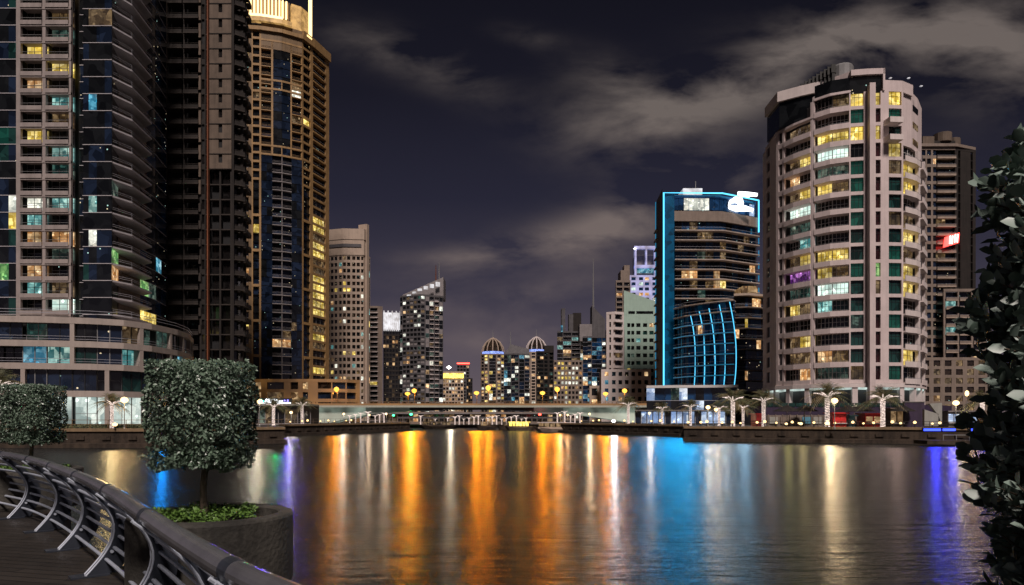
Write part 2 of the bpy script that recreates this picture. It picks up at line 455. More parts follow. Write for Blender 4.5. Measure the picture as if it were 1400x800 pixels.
# ------------------------------------------------------------------ glass tower with podium, far left of the water
def litmap(d):
    return lambda f, c: d.get((f, c))
def left_tower():
    pod = [pt(-85, 95), pt(-40, 97), pt(0, 98.5), pt(62, 99.5), pt(125, 101), pt(168, 103), pt(205, 107), pt(240, 114), pt(256, 120), pt(262, 128)]
    T = Thing('glass_apartment_tower', 'tall dark glass tower with beige balcony bays above the curved white podium', 'tower', (X(60, 115), 125, Q))
    T.subs = True; y0 = 131.; z0 = 72.5 - 17 * 3.265; nf = 30; fh = 3.265
    # floor f slab bottom row: f = 17 - k
    lit = {}
    def F(k): return 17 - k
    for k, l, r in ((-2, None, 'dim_warm'), (-1, None, 'dim_teal'), (0, 'yellow', None), (1, None, 'yellow'), (2, 'warm', None), (3, None, 'teal'), (4, None, 'dim_warm'),
                    (5, 'yellow', None), (6, None, 'teal'), (7, None, 'dim_teal'), (9, 'white', 'teal'), (10, 'teal', None), (11, 'warm', 'warm'), (12, None, 'dim_teal'),
                    (13, 'warm', None), (14, 'teal', 'dim_warm'), (15, None, 'bright'), (16, 'dim_teal', 'dim_teal'), (-4, 'dim_teal', 'warm'), (-5, 'warm', None)):
        lit[(F(k), 1)] = l or 'glass_black'; lit[(F(k), 3)] = r or 'glass_black'
    rng = random.Random(4)
    # far left glass
    a = [(X(-75, y0), y0), (X(24, y0), y0)]
    lg = {(F(9), 7): 'white', (F(10), 7): 'yellow', (F(13), 6): 'green_room', (F(13), 5): 'glass_black', (F(5), 6): 'glass_green', (F(2), 4): 'glass_green'}
    facade(T, a, z0, nf, fh, [('G', 12)] * 8, lit=litmap(lg), rng=rng, plit=.0, glassm=('glass_black', 'glass_black', 'glass_navy', 'glass_teal'), linem='pale_slab', lw=.06)
    # beige balcony bays
    p = [(X(24, y0), y0 - .4), (X(99, y0), y0 - .4)]
    facade(T, p, z0, nf, fh, [('P', 6), ('B', 30), ('P', 4.5), ('B', 32), ('P', 3)], wall='beige_panel', lit=litmap(lit), rng=rng, plit=.0, rec=1.9, bd=.25,
           parapet=.2, rail='frame_metal', mull=3, glassm=('glass_black',), sp=.3)
    for f in range(nf):   # wide spandrel above the opening
        T.part('wall').band([(X(30, y0), y0 - .5), (X(99, y0), y0 - .5)], -.4, .0, z0 + f * fh + fh * .86, z0 + f * fh + fh * .99, 'beige_panel')
    # glass right of the bays, a slot then a bay
    b = [(X(99, y0), y0 + 2.2), (X(112, y0), y0 + 2.2), (X(112.5, y0), y0 + .2), (X(152, y0), y0 + .2)]
    l2 = {(F(-2), 3): 'dim_warm', (F(-2), 4): 'dim_warm', (F(3), 3): 'cyan', (F(6), 1): 'teal', (F(9), 3): 'teal', (F(11), 3): 'white', (F(13), 2): 'glass_teal', (F(-2), 5): 'dim_warm'}
    facade(T, b, z0, nf, fh, [('G', 10), ('G', 12), ('G', 10), ('G', 10), ('G', 10), ('G', 9)], lit=litmap(l2), rng=rng, plit=.0, glassm=('glass_black', 'glass_navy', 'glass_black'), linem='pale_slab', lw=.06)
    # receding side: balconies, then blue glass
    xs = X(152, y0)
    s1 = [(xs, y0 + .2), (xs - 2.2, y0 + 7), (xs - 2.6, y0 + 15)]
    for f in range(nf):
        z = z0 + f * fh; g = T.item('balcony')
        g.prism([(xs - .1, y0 + .4), (xs + 1.6, y0 + 4.4), (xs + .7, y0 + 13.5), (xs - 2.2, y0 + 15.5), (xs - 3, y0 + 6)], z - .16, z + .16, 'pale_slab')
        for h in (.75, 1.1):
            g.tube([(xs, y0 + .5, z + h), (xs + 1.5, y0 + 4.4, z + h), (xs + .6, y0 + 13.4, z + h), (xs - 1.8, y0 + 15.2, z + h)], .035, 'line_metal', 4)
        g.tube([(xs + 1.5, y0 + 4.4, z + .1), (xs + 1.5, y0 + 4.4, z + 1.1)], .03, 'line_metal', 4)
    T.part('wall').band(seg(s1, .35, .98), -.3, .06, z0, z0 + nf * fh, 'sand_dim')
    l3 = {(F(12), 0): 'green_room', (F(13), 0): 'warm', (F(12), 1): 'yellow', (F(13), 1): 'warm', (F(8), 0): 'dim_teal', (F(-3), 1): 'green_room', (F(5), 1): 'cyan'}
    facade(T, s1, z0, nf, fh, [('D', 5), ('D', 6), ('P', 3)], wall='sand_dim', slab='pale_slab', lit=litmap(l3), rng=rng, plit=.03, rec=.05)
    s2 = [(xs - 2.6, y0 + 15), (xs - 3.0, y0 + 22), (xs - 4.6, y0 + 30)]
    l4 = {(F(11), 2): 'cyan', (F(13), 0): 'green_room', (F(13), 1): 'dim_teal', (F(15), 1): 'yellow', (F(15), 0): 'yellow'}
    facade(T, s2, z0, nf, fh, [('G', 1)] * 4, lit=litmap(l4), rng=rng, plit=.0, glassm=('glass_navy', 'glass_navy', 'glass_blue'), linem='pale_slab', lw=.06)
    T.part('wall').prism([(X(-75, y0), y0 + .6), (X(24, y0), y0 + .6), (X(24, y0), y0 + 2.6), (X(112, y0), y0 + 3), (xs - 1.2, y0 + 3), (xs - 4, y0 + 8), (xs - 4.4, y0 + 15), (xs - 5, y0 + 22), (xs - 6.5, y0 + 30), (X(-75, y0), y0 + 30)], Q, z0 + nf * fh + 1, 'dark_core')
    # podium storeys
    lv = [(2.25, 7.2), (7.2, 11.2), (11.2, 14.5), (14.5, 17.95)]
    lp = {(3, 3): 'dim_teal', (2, 3): 'cyan', (2, 4): 'teal', (2, 7): 'teal', (2, 2): 'glass_black', (3, 7): 'dim_warm', (3, 8): 'dim_teal', (1, 5): 'glass_navy', (2, 11): 'cyan', (2, 12): 'yellow', (2, 13): 'cyan', (3, 13): 'dim_teal', (3, 9): 'dim_teal'}
    nb = 15
    for li, (a0, a1) in enumerate(lv):
        T.part('podium_band').band(pod, -.6, .35, a1 - .45, a1 + .45, 'podium_stone')
        for j in range(nb):
            e = seg(pod, j / nb, (j + 1) / nb); g = T.item('window')
            if li == 0: m = 'shop' if 4 <= j <= 7 else ('glass_navy' if j > 7 else 'glass_black')
            else: m = lp.get((li, j), rng.choice(['glass_navy', 'glass_navy', 'glass_black', 'glass_teal']))
            d = -.3 if (j * 7 + li * 3) % 5 else -1.3
            g.sheet(e, d, a0 + .45, a1 - .45, m)
            for u in ((0, .03), (.48, .52), (.97, 1.)): g.band(seg(e, *u), d + .01, d + .08, a0 + .46, a1 - .46, 'frame_metal' if li < 1 or j % 3 == 0 else 'dark_metal')
            if d < -1: g.band(e, d + .02, d + .07, a0 + 2.0, a0 + 2.07, 'frame_metal')
        if li:
            for h in (.75, 1.15): T.part('railing').band(pod, .2, .25, a0 + .45 + h - .5, a0 + .5 + h - .5, 'line_metal') if li != 1 else None
        for u in ([.06, .33, .52, .66, .76, .87, .97] if li > 1 else [.2, .42, .8]):
            T.item('podium_pier').band(seg(pod, u, u + .012), -1.2, .33, a0 + .45, a1 - .45, 'podium_stone')
    for h in (.6, 1.05): T.part('railing').band(pod, .1, .16, 17.95 + .45 + h - .03, 17.95 + .45 + h + .03, 'line_metal')
    T.part('podium_body').prism(offset(pod, -1.6) + rb(pod, 30), Q, 18.3, 'dark_core')
    T.part('podium_body').prism(offset(pod, -1.2) + rb(pod, 30), 18.0, 18.38, 'podium_stone')
    return T.finish()
left_tower()

def brown_tower():
    D = 165.; T = Thing('unlit_tower', 'unlit dark brown residential tower squeezed between the glass tower and the gold crowned tower', 'tower', (X(280, D), D + 6, Q))
    fh = 3.63; nf = 31; z0 = Q
    rng = random.Random(9)
    def sub(a, b, cols, n0, n1, d=0, **k):
        facade(T, [(X(a, D), D - d), (X(b, D), D - d)], z0 + n0 * fh, n1 - n0, fh, cols, rng=rng, plit=0, glassm=('glass_plain', 'dark_core', 'glass_plain'), top=False, **k)
    sub(220, 230, [('P', 1), ('W', 1), ('P', 4), ('W', 1)], 0, 31, wall='brown_slab')
    T.part('wall').box(X(223, D), X(228.5, D), D - .5, D - .1, 62, 105, 'brown_panel')
    sub(230, 273, [('B', 20), ('P', 1.5), ('B', 20)], 0, 31, wall='dark_brown', slab='brown_slab', rec=2.0, bd=.9, rail='brown_slab', parapet=.22)
    sub(273, 285, [('P', 2), ('W', 3), ('P', 1), ('D', 3)], 0, 31, wall='dark_brown')
    for k in range(20): T.part('wall').box(X(272.5, D), X(275.5, D), D - .45, D - .06, 24 + k * 4.2, 24 + k * 4.2 + (3.4 if k > 7 else 2.0), 'brown_panel' if k > 7 else 'brown_slab')
    T.part('pipe').box(X(285, D), X(286.6, D), D - .9, D - .05, Q, 112, 'rust')
    n1 = 17
    sub(287, 317, [('P', 12), ('W', 5, {'sp': .42}), ('P', 12)], n1, 31, d=.3, wall='brown_panel')
    for f in range(n1, 31): T.part('floor_line').box(X(287, D), X(316.8, D), D - .42, D - .2, z0 + f * fh - .09, z0 + f * fh + .09, 'dark_brown')
    sub(287, 317, [('D', 6), ('P', 1), ('D', 6), ('P', 1)], 0, n1, wall='dark_brown', slab='brown_slab')
    for f in range(n1, 31, 4):
        pass
    s = [(X(317, D), D), (X(328, D), D + 1.5), (X(340, D + 8), D + 8)]
    facade(T, s, z0, nf, fh, [('P', .4), ('B', 2), ('P', .5), ('B', 2), ('P', .5), ('B', 2)], wall='dark_brown', slab='brown_slab', parapet=.25, rng=rng, plit=0, bd=.7, glassm=('glass_plain', 'glass_plain'), rail='brown_slab')
    T.part('wall').prism([(X(220, D), D + 1.9), (X(317, D), D + 2.1), (X(334, D + 8), D + 9), (X(330, D + 30), D + 30), (X(222, D + 30), D + 30)], Q, z0 + nf * fh, 'dark_core')
    T.finish()
brown_tower()

def gold_tower():
    pl = [pt(326, 255), pt(357, 256), pt(385, 258), pt(413, 262), pt(428, 268), pt(450, 279)]
    T = Thing('crowned_tower', 'tall gold lit tower with a glowing colonnade crown and a bright vertical mast', 'tower', (X(390, 262), 268, Q))
    z1 = 152.; fh = 3.3; nf = 41; z0 = z1 - nf * fh - 3.
    ls = [math.dist(pl[i], pl[i + 1]) for i in range(5)]; TT = sum(ls)
    def u(px):   # fraction of length for a picture column
        a = 0; xs = [326, 357, 385, 413, 428, 450]
        for i in range(5):
            if px <= xs[i + 1]: return (a + ls[i] * (px - xs[i]) / (xs[i + 1] - xs[i])) / TT
            a += ls[i]
        return 1.
    rng = random.Random(21); W_ = 'gold_stone'
    def col(a, b, cols, n0=0, n1=nf, **k): facade(T, seg(pl, u(a), u(b)), z0 + n0 * fh, n1 - n0, fh, cols, rng=rng, top=False, wall=k.pop('wall', W_), **k)
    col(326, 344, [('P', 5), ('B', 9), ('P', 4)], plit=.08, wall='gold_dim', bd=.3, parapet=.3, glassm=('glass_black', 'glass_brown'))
    # window shafts between piers with a band every fourth floor (lower) or every floor (upper)
    for a, b in ((344, 357), (413, 427)):
        col(a, b, [('P', 2), ('W', 9, {'sp': .0}), ('P', 3)], 0, 24, plit=.04, inset=.8, glassm=('glass_navy', 'glass_black'))
        col(a, b, [('P', 1.6), ('W', 9, {'sp': .26}), ('P', 2.4)], 24, nf, plit=.04, inset=.8, glassm=('glass_black',))
        for k in range(0, 24, 4): T.part('wall').band(seg(pl, u(a + .3), u(b - .3)), -.5, .05, z0 + k * fh - .5, z0 + k * fh + .5, W_)
    # central glass with ladder of balconies
    cx = {}
    for f, c, m in ((5, 4, 'warm'), (6, 4, 'dim_warm'), (5, 2, 'warm'), (7, 5, 'dim_warm')): cx[(f, c)] = m
    col(357, 413, [('G', 7), ('G', 7), ('B', 12, {'bd': .2}), ('P', .8), ('B', 12, {'bd': .2}), ('G', 7), ('G', 7)], 0, 27, plit=.0, lit=litmap(cx), wall='grey_stone', slab='grey_stone', glassm=('glass_navy', 'glass_black', 'glass_navy'), linem='glass_black', rail='grey_stone')
    col(357, 413, [('B', 13, {'bd': .15}), ('P', 2.6), ('G', 12), ('G', 11), ('P', 2), ('B', 14, {'bd': .15})], 27, nf - 1, plit=.02, glassm=('glass_black', 'glass_navy'), linem='glass_black', slab=W_, rail=W_, lit=litmap({(7, 5): 'white', (8, 5): 'dim_warm', (4, 5): 'dim_warm'}))
    for z in (z0 + 27 * fh, z0 + 28 * fh, z0 + 34.5 * fh, z0 + 35.5 * fh, z0 + 40 * fh): T.part('wall').band(seg(pl, u(357), u(413)), -.4, .1, z - .35, z + .35, W_)
    T.part('wall').band(seg(pl, u(384.5), u(386)), -.4, .05, z0 + 34.5 * fh, z0 + 35.5 * fh, W_); T.part('wall').band(seg(pl, u(384.5), u(386)), -.4, .05, z0 + 27 * fh, z0 + 28 * fh, W_)
    # right strip of windows, some lit yellow
    lr = {}
    for f in (6, 9, 10, 11, 12, 13, 16, 17, 19, 20): lr[(f, 1)] = 'yellow'
    for f in (5, 14, 15, 7, 18, 31): lr[(f, 1)] = 'dim_warm'
    lr[(2, 1)] = 'yellow'
    for f in range(18, nf): lr.setdefault((f, 1), 'glass_black')
    col(427, 450, [('P', .8), ('W', 17, {'sp': .26}), ('P', 5)], 0, 24, lit=litmap(lr), plit=.1, inset=.6, glassm=('glass_black', 'glass_brown'), mull=3)
    col(427, 450, [('P', .8), ('B', 8, {'bd': .2}), ('B', 9, {'bd': .2}), ('P', 5)], 24, nf, plit=.03, glassm=('glass_black',), parapet=.14)
    # roof edge, crown
    T.part('cornice').band(pl, -.8, .9, z1 - 3.2, z1 - 1.8, W_)
    T.part('cornice').band(seg(pl, u(330), u(398)), -.8, 1.3, z1 + .0, z1 + 1.6, 'crown_panel')
    T.part('cornice').band(seg(pl, u(413), u(450)), -.8, .9, z1 - 1.8, z1 + .1, W_)
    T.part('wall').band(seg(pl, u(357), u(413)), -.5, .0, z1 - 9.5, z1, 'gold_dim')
    T.part('crown_light').band(seg(pl, u(338), u(386)), -.2, 1.0, z1 + 1.7, z1 + 2.7, 'crown_gold')
    for k in range(12):
        a = u(336 + k * 5.0); g = T.item('crown_fin')
        g.band(seg(pl, a, a + .012), -1.2, -.2, z1 + 3.2, z1 + 9.8, 'crown_gold')
    T.part('crown_panel').band(seg(pl, u(336), u(397)), -2.6, -1.4, z1 + 1.6, z1 + 10.2, 'gold_dim')
    T.part('crown_panel').band(seg(pl, u(399), u(424)), -2.4, -.8, z1 - 1, z1 + 9.8, 'crown_panel')
    T.part('mast').band(seg(pl, u(425.0), u(427.2)), -1.2, -.2, z1 - 3, z1 + 30, 'crown_gold')
    T.part('crown_light').band(seg(pl, u(417), u(424)), -.7, .9, z1 - 1.2, z1 - .4, 'crown_gold')
    T.part('wall').prism(offset(pl, -1.4) + rb(pl, 0, 300), Q, z1, 'dark_core')
    # podium at the water
    D = 244.5; pd = [pt(330, D), pt(430, D - .4), pt(455, D), pt(475, D + 2), pt(492, D + 7)]
    fh2 = 3.6
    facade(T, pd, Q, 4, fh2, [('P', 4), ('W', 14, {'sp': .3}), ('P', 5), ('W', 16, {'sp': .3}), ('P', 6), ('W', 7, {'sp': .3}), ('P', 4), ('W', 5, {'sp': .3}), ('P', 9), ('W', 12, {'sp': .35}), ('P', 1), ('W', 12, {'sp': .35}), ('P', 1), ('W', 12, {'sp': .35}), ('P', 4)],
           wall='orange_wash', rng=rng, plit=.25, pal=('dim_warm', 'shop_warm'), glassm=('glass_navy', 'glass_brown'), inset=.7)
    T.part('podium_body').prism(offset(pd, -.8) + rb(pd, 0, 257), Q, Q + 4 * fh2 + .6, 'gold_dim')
    T.finish()
gold_tower()

# ------------------------------------------------------------------ generic tower
def tower(name, label, pl, ptop, cols, fh=3.3, wall='sand_stone', seed=1, plit=.2, back=18., group=None, base=Q, extra=None, side=None, **k):
    """pl = [(px, D)...]; the roof height comes from the first point's picture row"""
    fh = fh * (.86 if seed not in (3, 20) else 1); p = [pt(*q) for q in pl]; z1 = Z(ptop, pl[0][1]); nf = max(3, int(round((z1 - base) / fh))); fh = (z1 - base) / nf
    T = Thing(name, label, 'tower', (sum(q[0] for q in p) / len(p), sum(q[1] for q in p) / len(p) + 4, base), group)
    rng = random.Random(seed)
    facade(T, p, base, nf, fh, cols, wall=wall, rng=rng, plit=plit, **k)
    T.part('wall').prism(offset(p, -1.45 if any(c[0] in 'BD' for c in cols) else -.62) + rb(p, back), base, z1 + .3, 'grey_dark')
    if extra: extra(T, p, z1)
    T.finish()
    return z1

# tan tower left of the narrow ones
def ex(T, p, z1):
    D = 352
    T.part('wall').band(seg(p, 0, .80), -.5, .35, z1 + .6, z1 + 8.5, 'sand_stone')
    T.part('wall').band(seg(p, 0, .72), .36, .7, z1 + 4.6, z1 + 6.2, 'grey_dark')
    T.part('roof').prism(offset(seg(p, 0, .84), .6) + rb(seg(p, 0, .84), 20), z1 + 8.5, z1 + 14.0, 'sand_stone')
    T.part('wall').band(seg(p, .82, .90), -4, 1.0, Q, z1 + 17, 'sand_stone')
tower('tan_tower', 'tan stone tower with small square windows under a blank rounded parapet', [(446, 352), (470, 349), (497, 350), (506, 356)], 352,
      [('P', 1)] + [('W', 4.2), ('P', 1.6), ('W', 4.2), ('P', 1.6), ('W', 4.2), ('P', 2.6)] * 3 + [('G', 6), ('G', 6), ('P', 1)], wall='sand_stone', seed=3, plit=0.14, extra=ex,
      pal=('yellow', 'warm', 'white', 'dim_warm', 'teal'), glassm=('glass_black', 'glass_brown'), sp=.42)
tower('narrow_tower', 'narrow tower with stacked white balcony bands and a pale corner pier', [(503, 400), (516, 400), (523, 402)], 421, [('B', 11), ('P', 1), ('P', 5)], wall='sand_dim', slab='pale_stone', seed=5, plit=.04, parapet=.25, glassm=('glass_black',))
def ex(T, p, z1):
    for j in range(9): T.item('crown_fin').band(seg(p, j / 9 + .01, j / 9 + .075), -.4, .5, z1 + .2, z1 + (11 if j % 2 else 13), 'white_glow')
    T.part('crown_panel').band(p, -2, -.45, z1, z1 + 12, 'white_glow')
tower('lit_crown_tower', 'dark tower with a white lit fluted crown beside the narrow tower', [(524, 430), (549, 432)], 453, [('W', 3), ('P', 1)] * 6, wall='dark_brown', seed=6, plit=0.16, extra=ex, pal=('warm', 'shop_warm', 'dim_warm'))
def ex(T, p, z1):
    a, b = p[0], p[-1]
    g = T.part('roof')
    g.hexa([(a[0] + 1, a[1] + 1, z1), (b[0], b[1] + 1, z1), (b[0], b[1] + 16, z1), (a[0] + 1, a[1] + 16, z1),
            (a[0] + 1.5, a[1] + 1, z1 + 2), (b[0], b[1] + 1, z1 + 13), (b[0], b[1] + 16, z1 + 13), (a[0] + 1.5, a[1] + 16, z1 + 2)], 'grey_stone')
    for j in range(6): T.item('roof_light').band(seg(p, .18 + j * .13, .27 + j * .13), .0, .6, z1 + .6 + j * 1.2, z1 + 1.3 + j * 1.6, 'white_glow')
    T.part('mast').tube([(b[0] - 3, b[1] + 4, z1 + 8), (b[0] - 3, b[1] + 4, z1 + 23)], [.5, .2], 'frame_metal', 6)
    T.part('mast').tube([(b[0] - 5, b[1] + 4, z1 + 8), (b[0] - 5, b[1] + 4, z1 + 21)], [.5, .2], 'rust', 6)
tower('slant_roof_tower', 'dark tower with a sloping lit roof edge and twin masts', [(547, 424), (575, 418), (606, 424)], 407, [('G', 3), ('P', .6)] + [('W', 4), ('P', .8)] * 6 + [('P', .5), ('G', 4), ('P', .5), ('B', 5), ('P', 1), ('B', 5), ('P', .5), ('G', 4), ('P', .6)],
      wall='grey_dark', slab='pale_stone', seed=8, plit=.22, extra=ex, pal=('white', 'white', 'shop_warm', 'dim_warm', 'warm', 'dim_teal'), glassm=('glass_black', 'glass_black', 'grey_stone'), sp=.4)
tower('lit_top_tower', 'small warm tower with a glowing white top floor', [(606, 520), (634, 520)], 510, [('W', 3), ('P', 1)] * 7, wall='sand_stone', seed=9, plit=.5, pal=('shop_warm', 'warm', 'white'),
      extra=lambda T, p, z1: (T.part('roof_light').band(p, .1, .8, z1 - 4, z1 - .5, 'boat_yellow'), T.part('lamp').lathe([(0, z1 + 3), (2, z1 + 4.5), (0, z1 + 6)], p[0][0] + 4, p[0][1] + 3, 'lamp_white', 8)))
tower('slim_dark_tower', 'slim unlit tower rising behind the warm tower', [(625, 600), (642, 600)], 500, [('W', 3), ('P', 1)] * 4, wall='grey_dark', seed=10, plit=.12, pal=('warm', 'white'),
      extra=lambda T, p, z1: T.part('roof_light').band(p, .1, .8, z1 + 1.5, z1 + 2.4, 'lamp_red'))
tower('stub_tower', 'short brown tower right of the warm tower', [(638, 560), (646, 560)], 519, [('W', 3), ('P', 1)] * 3, wall='dark_brown', seed=11, plit=.25, pal=('warm', 'shop_warm'))
def dome(w, seed):
    def f(T, p, z1):
        cx = (p[0][0] + p[-1][0]) / 2; cy = p[0][1] + w * .55; r = w * .5
        T.part('drum').lathe([(r * .96, z1), (r * .96, z1 + w * .2)], cx, cy, 'dome_blue', 12)
        T.part('dome').lathe([(r * .94, z1 + w * .2), (r * .86, z1 + w * .4), (r * .6, z1 + w * .62), (r * .25, z1 + w * .76), (r * .05, z1 + w * .82)], cx, cy, 'glass_brown', 12)
        for k in range(12):
            a = 2 * math.pi * k / 12
            T.item('rib').tube([(cx + q * 1.02 * math.cos(a), cy + q * 1.02 * math.sin(a), z) for q, z in ((r * .98, z1 + w * .2), (r * .9, z1 + w * .4), (r * .64, z1 + w * .62), (r * .28, z1 + w * .77), (.3, z1 + w * .83))], .5, 'sand_stone' if seed % 2 else 'pale_stone', 4)
        T.part('spire').tube([(cx, cy, z1 + w * .8), (cx, cy, z1 + w * 1.2)], [.5, .12], 'frame_metal', 6)
    return f
tower('domed_tower', 'domed tower with blue lit rim standing alone above the middle of the bridge', [(657, 600), (664, 596), (683, 596), (690, 600)], 486, [('P', 1), ('W', 3), ('P', 1), ('W', 3), ('P', 1.5), ('G', 3), ('G', 3), ('P', 1.5), ('W', 3), ('P', 1), ('W', 3), ('P', 1)],
      wall='sand_dim', seed=12, plit=0.42, extra=dome(20, 1), pal=('warm', 'yellow', 'white'), group=None)
def ex(T, p, z1):
    a, b = p[0], p[-1]; g = T.part('roof'); c = (a[0] * .5 + b[0] * .5)
    g.hexa([(a[0], a[1], z1), (b[0], b[1], z1), (b[0], b[1] + 14, z1), (a[0], a[1] + 14, z1), (a[0] + 5, a[1] + 4, z1 + 9), (b[0], b[1] + 2, z1 + 5), (b[0], b[1] + 12, z1 + 5), (a[0] + 5, a[1] + 10, z1 + 9)], 'grey_dark')
    T.part('mast').tube([(a[0] + 5, a[1] + 5, z1 + 6), (a[0] + 5, a[1] + 5, z1 + 19)], [.5, .15], 'frame_metal', 6)
tower('peaked_glass_tower', 'dark glass tower with a peaked roof between the two domed towers', [(689, 520), (704, 515), (724, 520)], 486, [('G', 3), ('G', 3), ('P', .7), ('G', 3), ('W', 3), ('P', .8), ('G', 4), ('P', .6), ('W', 4)], wall='grey_dark', seed=14, plit=0.26, extra=ex, pal=('white', 'warm', 'cyan', 'dim_teal'), glassm=('glass_black', 'glass_navy'))
tower('domed_tower', 'domed tower with pale ribs rising behind the peaked glass tower', [(719, 640), (726, 636), (742, 636), (749, 640)], 483, [('P', 1), ('W', 3), ('P', 2), ('W', 3), ('P', 3), ('W', 3), ('P', 2), ('W', 3), ('P', 1)], wall='sand_stone', seed=15, plit=0.30, extra=dome(20, 2), pal=('warm', 'white'))
tower('brown_block_tower', 'plain brown tower in front of the second domed tower', [(733, 480), (757, 482)], 482, [('P', 1), ('W', 3), ('W', 3), ('P', 1), ('W', 3), ('P', 2), ('W', 3), ('P', 1)], wall='dark_brown', seed=16, plit=0.22, pal=('warm', 'dim_warm', 'dim_teal'),
      extra=lambda T, p, z1: T.part('roof').box(p[0][0] + 6, p[1][0], p[0][1] + 1, p[0][1] + 10, z1, z1 + 5, 'dark_brown'))
def ex(T, p, z1):
    a, b = p[0], p[-1]
    T.part('roof').box(a[0] + 3, a[0] + 5.5, a[1] + 1, a[1] + 8, z1, z1 + 17, 'grey_dark'); T.part('roof').box(a[0] + 8, a[0] + 11, a[1] + 1, a[1] + 8, z1, z1 + 13, 'grey_dark'); T.part('roof').box(a[0] + 11, b[0] - 3, a[1] + 2, a[1] + 10, z1, z1 + 14, 'dark_brown')
    T.part('roof_light').band(seg(p, .12, .19), .1, .6, z1 + .5, z1 + 5, 'cyan')
tower('stepped_tower', 'dark stepped tower with square roof blocks behind the small windowed beige tower', [(762, 470), (801, 470)], 455, [('G', 4), ('P', .5), ('B', 6), ('P', .5), ('B', 6), ('P', .5), ('G', 4)], wall='grey_dark', slab='grey_stone', seed=17, plit=0.30, extra=ex, pal=('white', 'warm', 'teal', 'dim_warm'), glassm=('glass_black', 'glass_brown'))
tower('beige_block', 'beige block with rows of small warm windows just above the right half of the bridge', [(757, 400), (797, 400)], 495, [('P', .6)] + [('W', 2.4), ('P', 1.4)] * 8, wall='sand_dim', seed=18, plit=0.50, pal=('warm', 'white', 'yellow'), sp=.45)
def ex(T, p, z1):
    a, b = p[0], p[-1]; g = T.part('roof')
    g.hexa([(a[0] + 6, a[1] + 1, z1), (b[0] - 1, a[1] + 1, z1), (b[0] - 1, a[1] + 12, z1), (a[0] + 6, a[1] + 12, z1), (a[0] + 6, a[1] + 1, z1 + 21), (b[0] - 1, a[1] + 1, z1 + 12), (b[0] - 1, a[1] + 12, z1 + 12), (a[0] + 6, a[1] + 12, z1 + 21)], 'grey_dark')
    T.part('wall').box(a[0] - 2, b[0] - 1, a[1] + 1.2, a[1] + 12, z1 - 2, z1 + 9, 'grey_stone')
    T.part('mast').tube([(a[0] + 7, a[1] + 3, z1 + 15), (a[0] + 7, a[1] + 3, z1 + 52)], [.7, .2], 'frame_metal', 6)
tower('blue_glass_tower', 'blue glass tower with a slanted top and a very tall antenna', [(797, 440), (830, 440)], 462, [('G', 4), ('W', 3), ('P', .5), ('G', 4), ('G', 4), ('P', .5), ('W', 4)], wall='grey_dark', seed=19, plit=0.28, extra=ex, pal=('white', 'cyan', 'warm'), glassm=('glass_blue', 'glass_navy', 'glass_black'))
tower('low_shop_block', 'low beige block with a cyan lit window beside the bridge end', [(806, 300), (830, 300)], 531, [('P', 2), ('W', 5), ('P', 3), ('W', 4), ('P', 2)], wall='sand_stone', seed=20, plit=.5, pal=('cyan', 'shop_blue', 'warm'), fh=4.2)
# violet white tower and the green white slanted one
def ex(T, p, z1):
    D = 380; a, b = pt(868, D), pt(900, D)
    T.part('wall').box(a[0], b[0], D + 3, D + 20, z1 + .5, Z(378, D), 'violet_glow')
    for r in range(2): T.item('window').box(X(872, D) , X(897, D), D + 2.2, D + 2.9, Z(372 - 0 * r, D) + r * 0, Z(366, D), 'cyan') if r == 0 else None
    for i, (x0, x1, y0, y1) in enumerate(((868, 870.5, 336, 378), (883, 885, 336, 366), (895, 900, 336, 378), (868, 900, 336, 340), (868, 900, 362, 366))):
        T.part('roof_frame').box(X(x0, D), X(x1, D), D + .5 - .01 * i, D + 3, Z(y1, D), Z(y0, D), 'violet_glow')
    T.part('roof').box(X(872, D), X(897, D), D + 6, D + 16, z1, Z(345, D), 'grey_stone')
    T.part('lamp').lathe([(0, Z(341, D)), (.9, Z(340, D)), (0, Z(339, D))], X(868, D), D, 'lamp_white', 8)
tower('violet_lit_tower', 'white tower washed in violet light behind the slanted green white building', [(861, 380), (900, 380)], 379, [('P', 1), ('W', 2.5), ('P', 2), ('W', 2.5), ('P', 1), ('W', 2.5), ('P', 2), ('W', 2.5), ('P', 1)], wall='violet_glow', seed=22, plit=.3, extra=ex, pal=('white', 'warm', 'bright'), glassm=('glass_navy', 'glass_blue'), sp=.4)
tower('dark_balcony_tower', 'brown tower edge with dark balconies beside the violet lit tower', [(842, 372), (862, 372)], 386, [('P', 1), ('B', 7), ('P', 2), ('B', 7), ('P', 1)], wall='sand_dim', seed=23, plit=.12, pal=('warm', 'dim_warm'), parapet=.25,
      extra=lambda T, p, z1: (T.part('roof').box(p[0][0] + 3, p[1][0], p[0][1] + 2, p[0][1] + 12, z1, z1 + 7, 'sand_dim'), T.part('roof').box(p[0][0] + 5, p[0][0] + 8, p[0][1] + 3, p[0][1] + 9, z1 + 7, z1 + 10, 'sand_dim')))
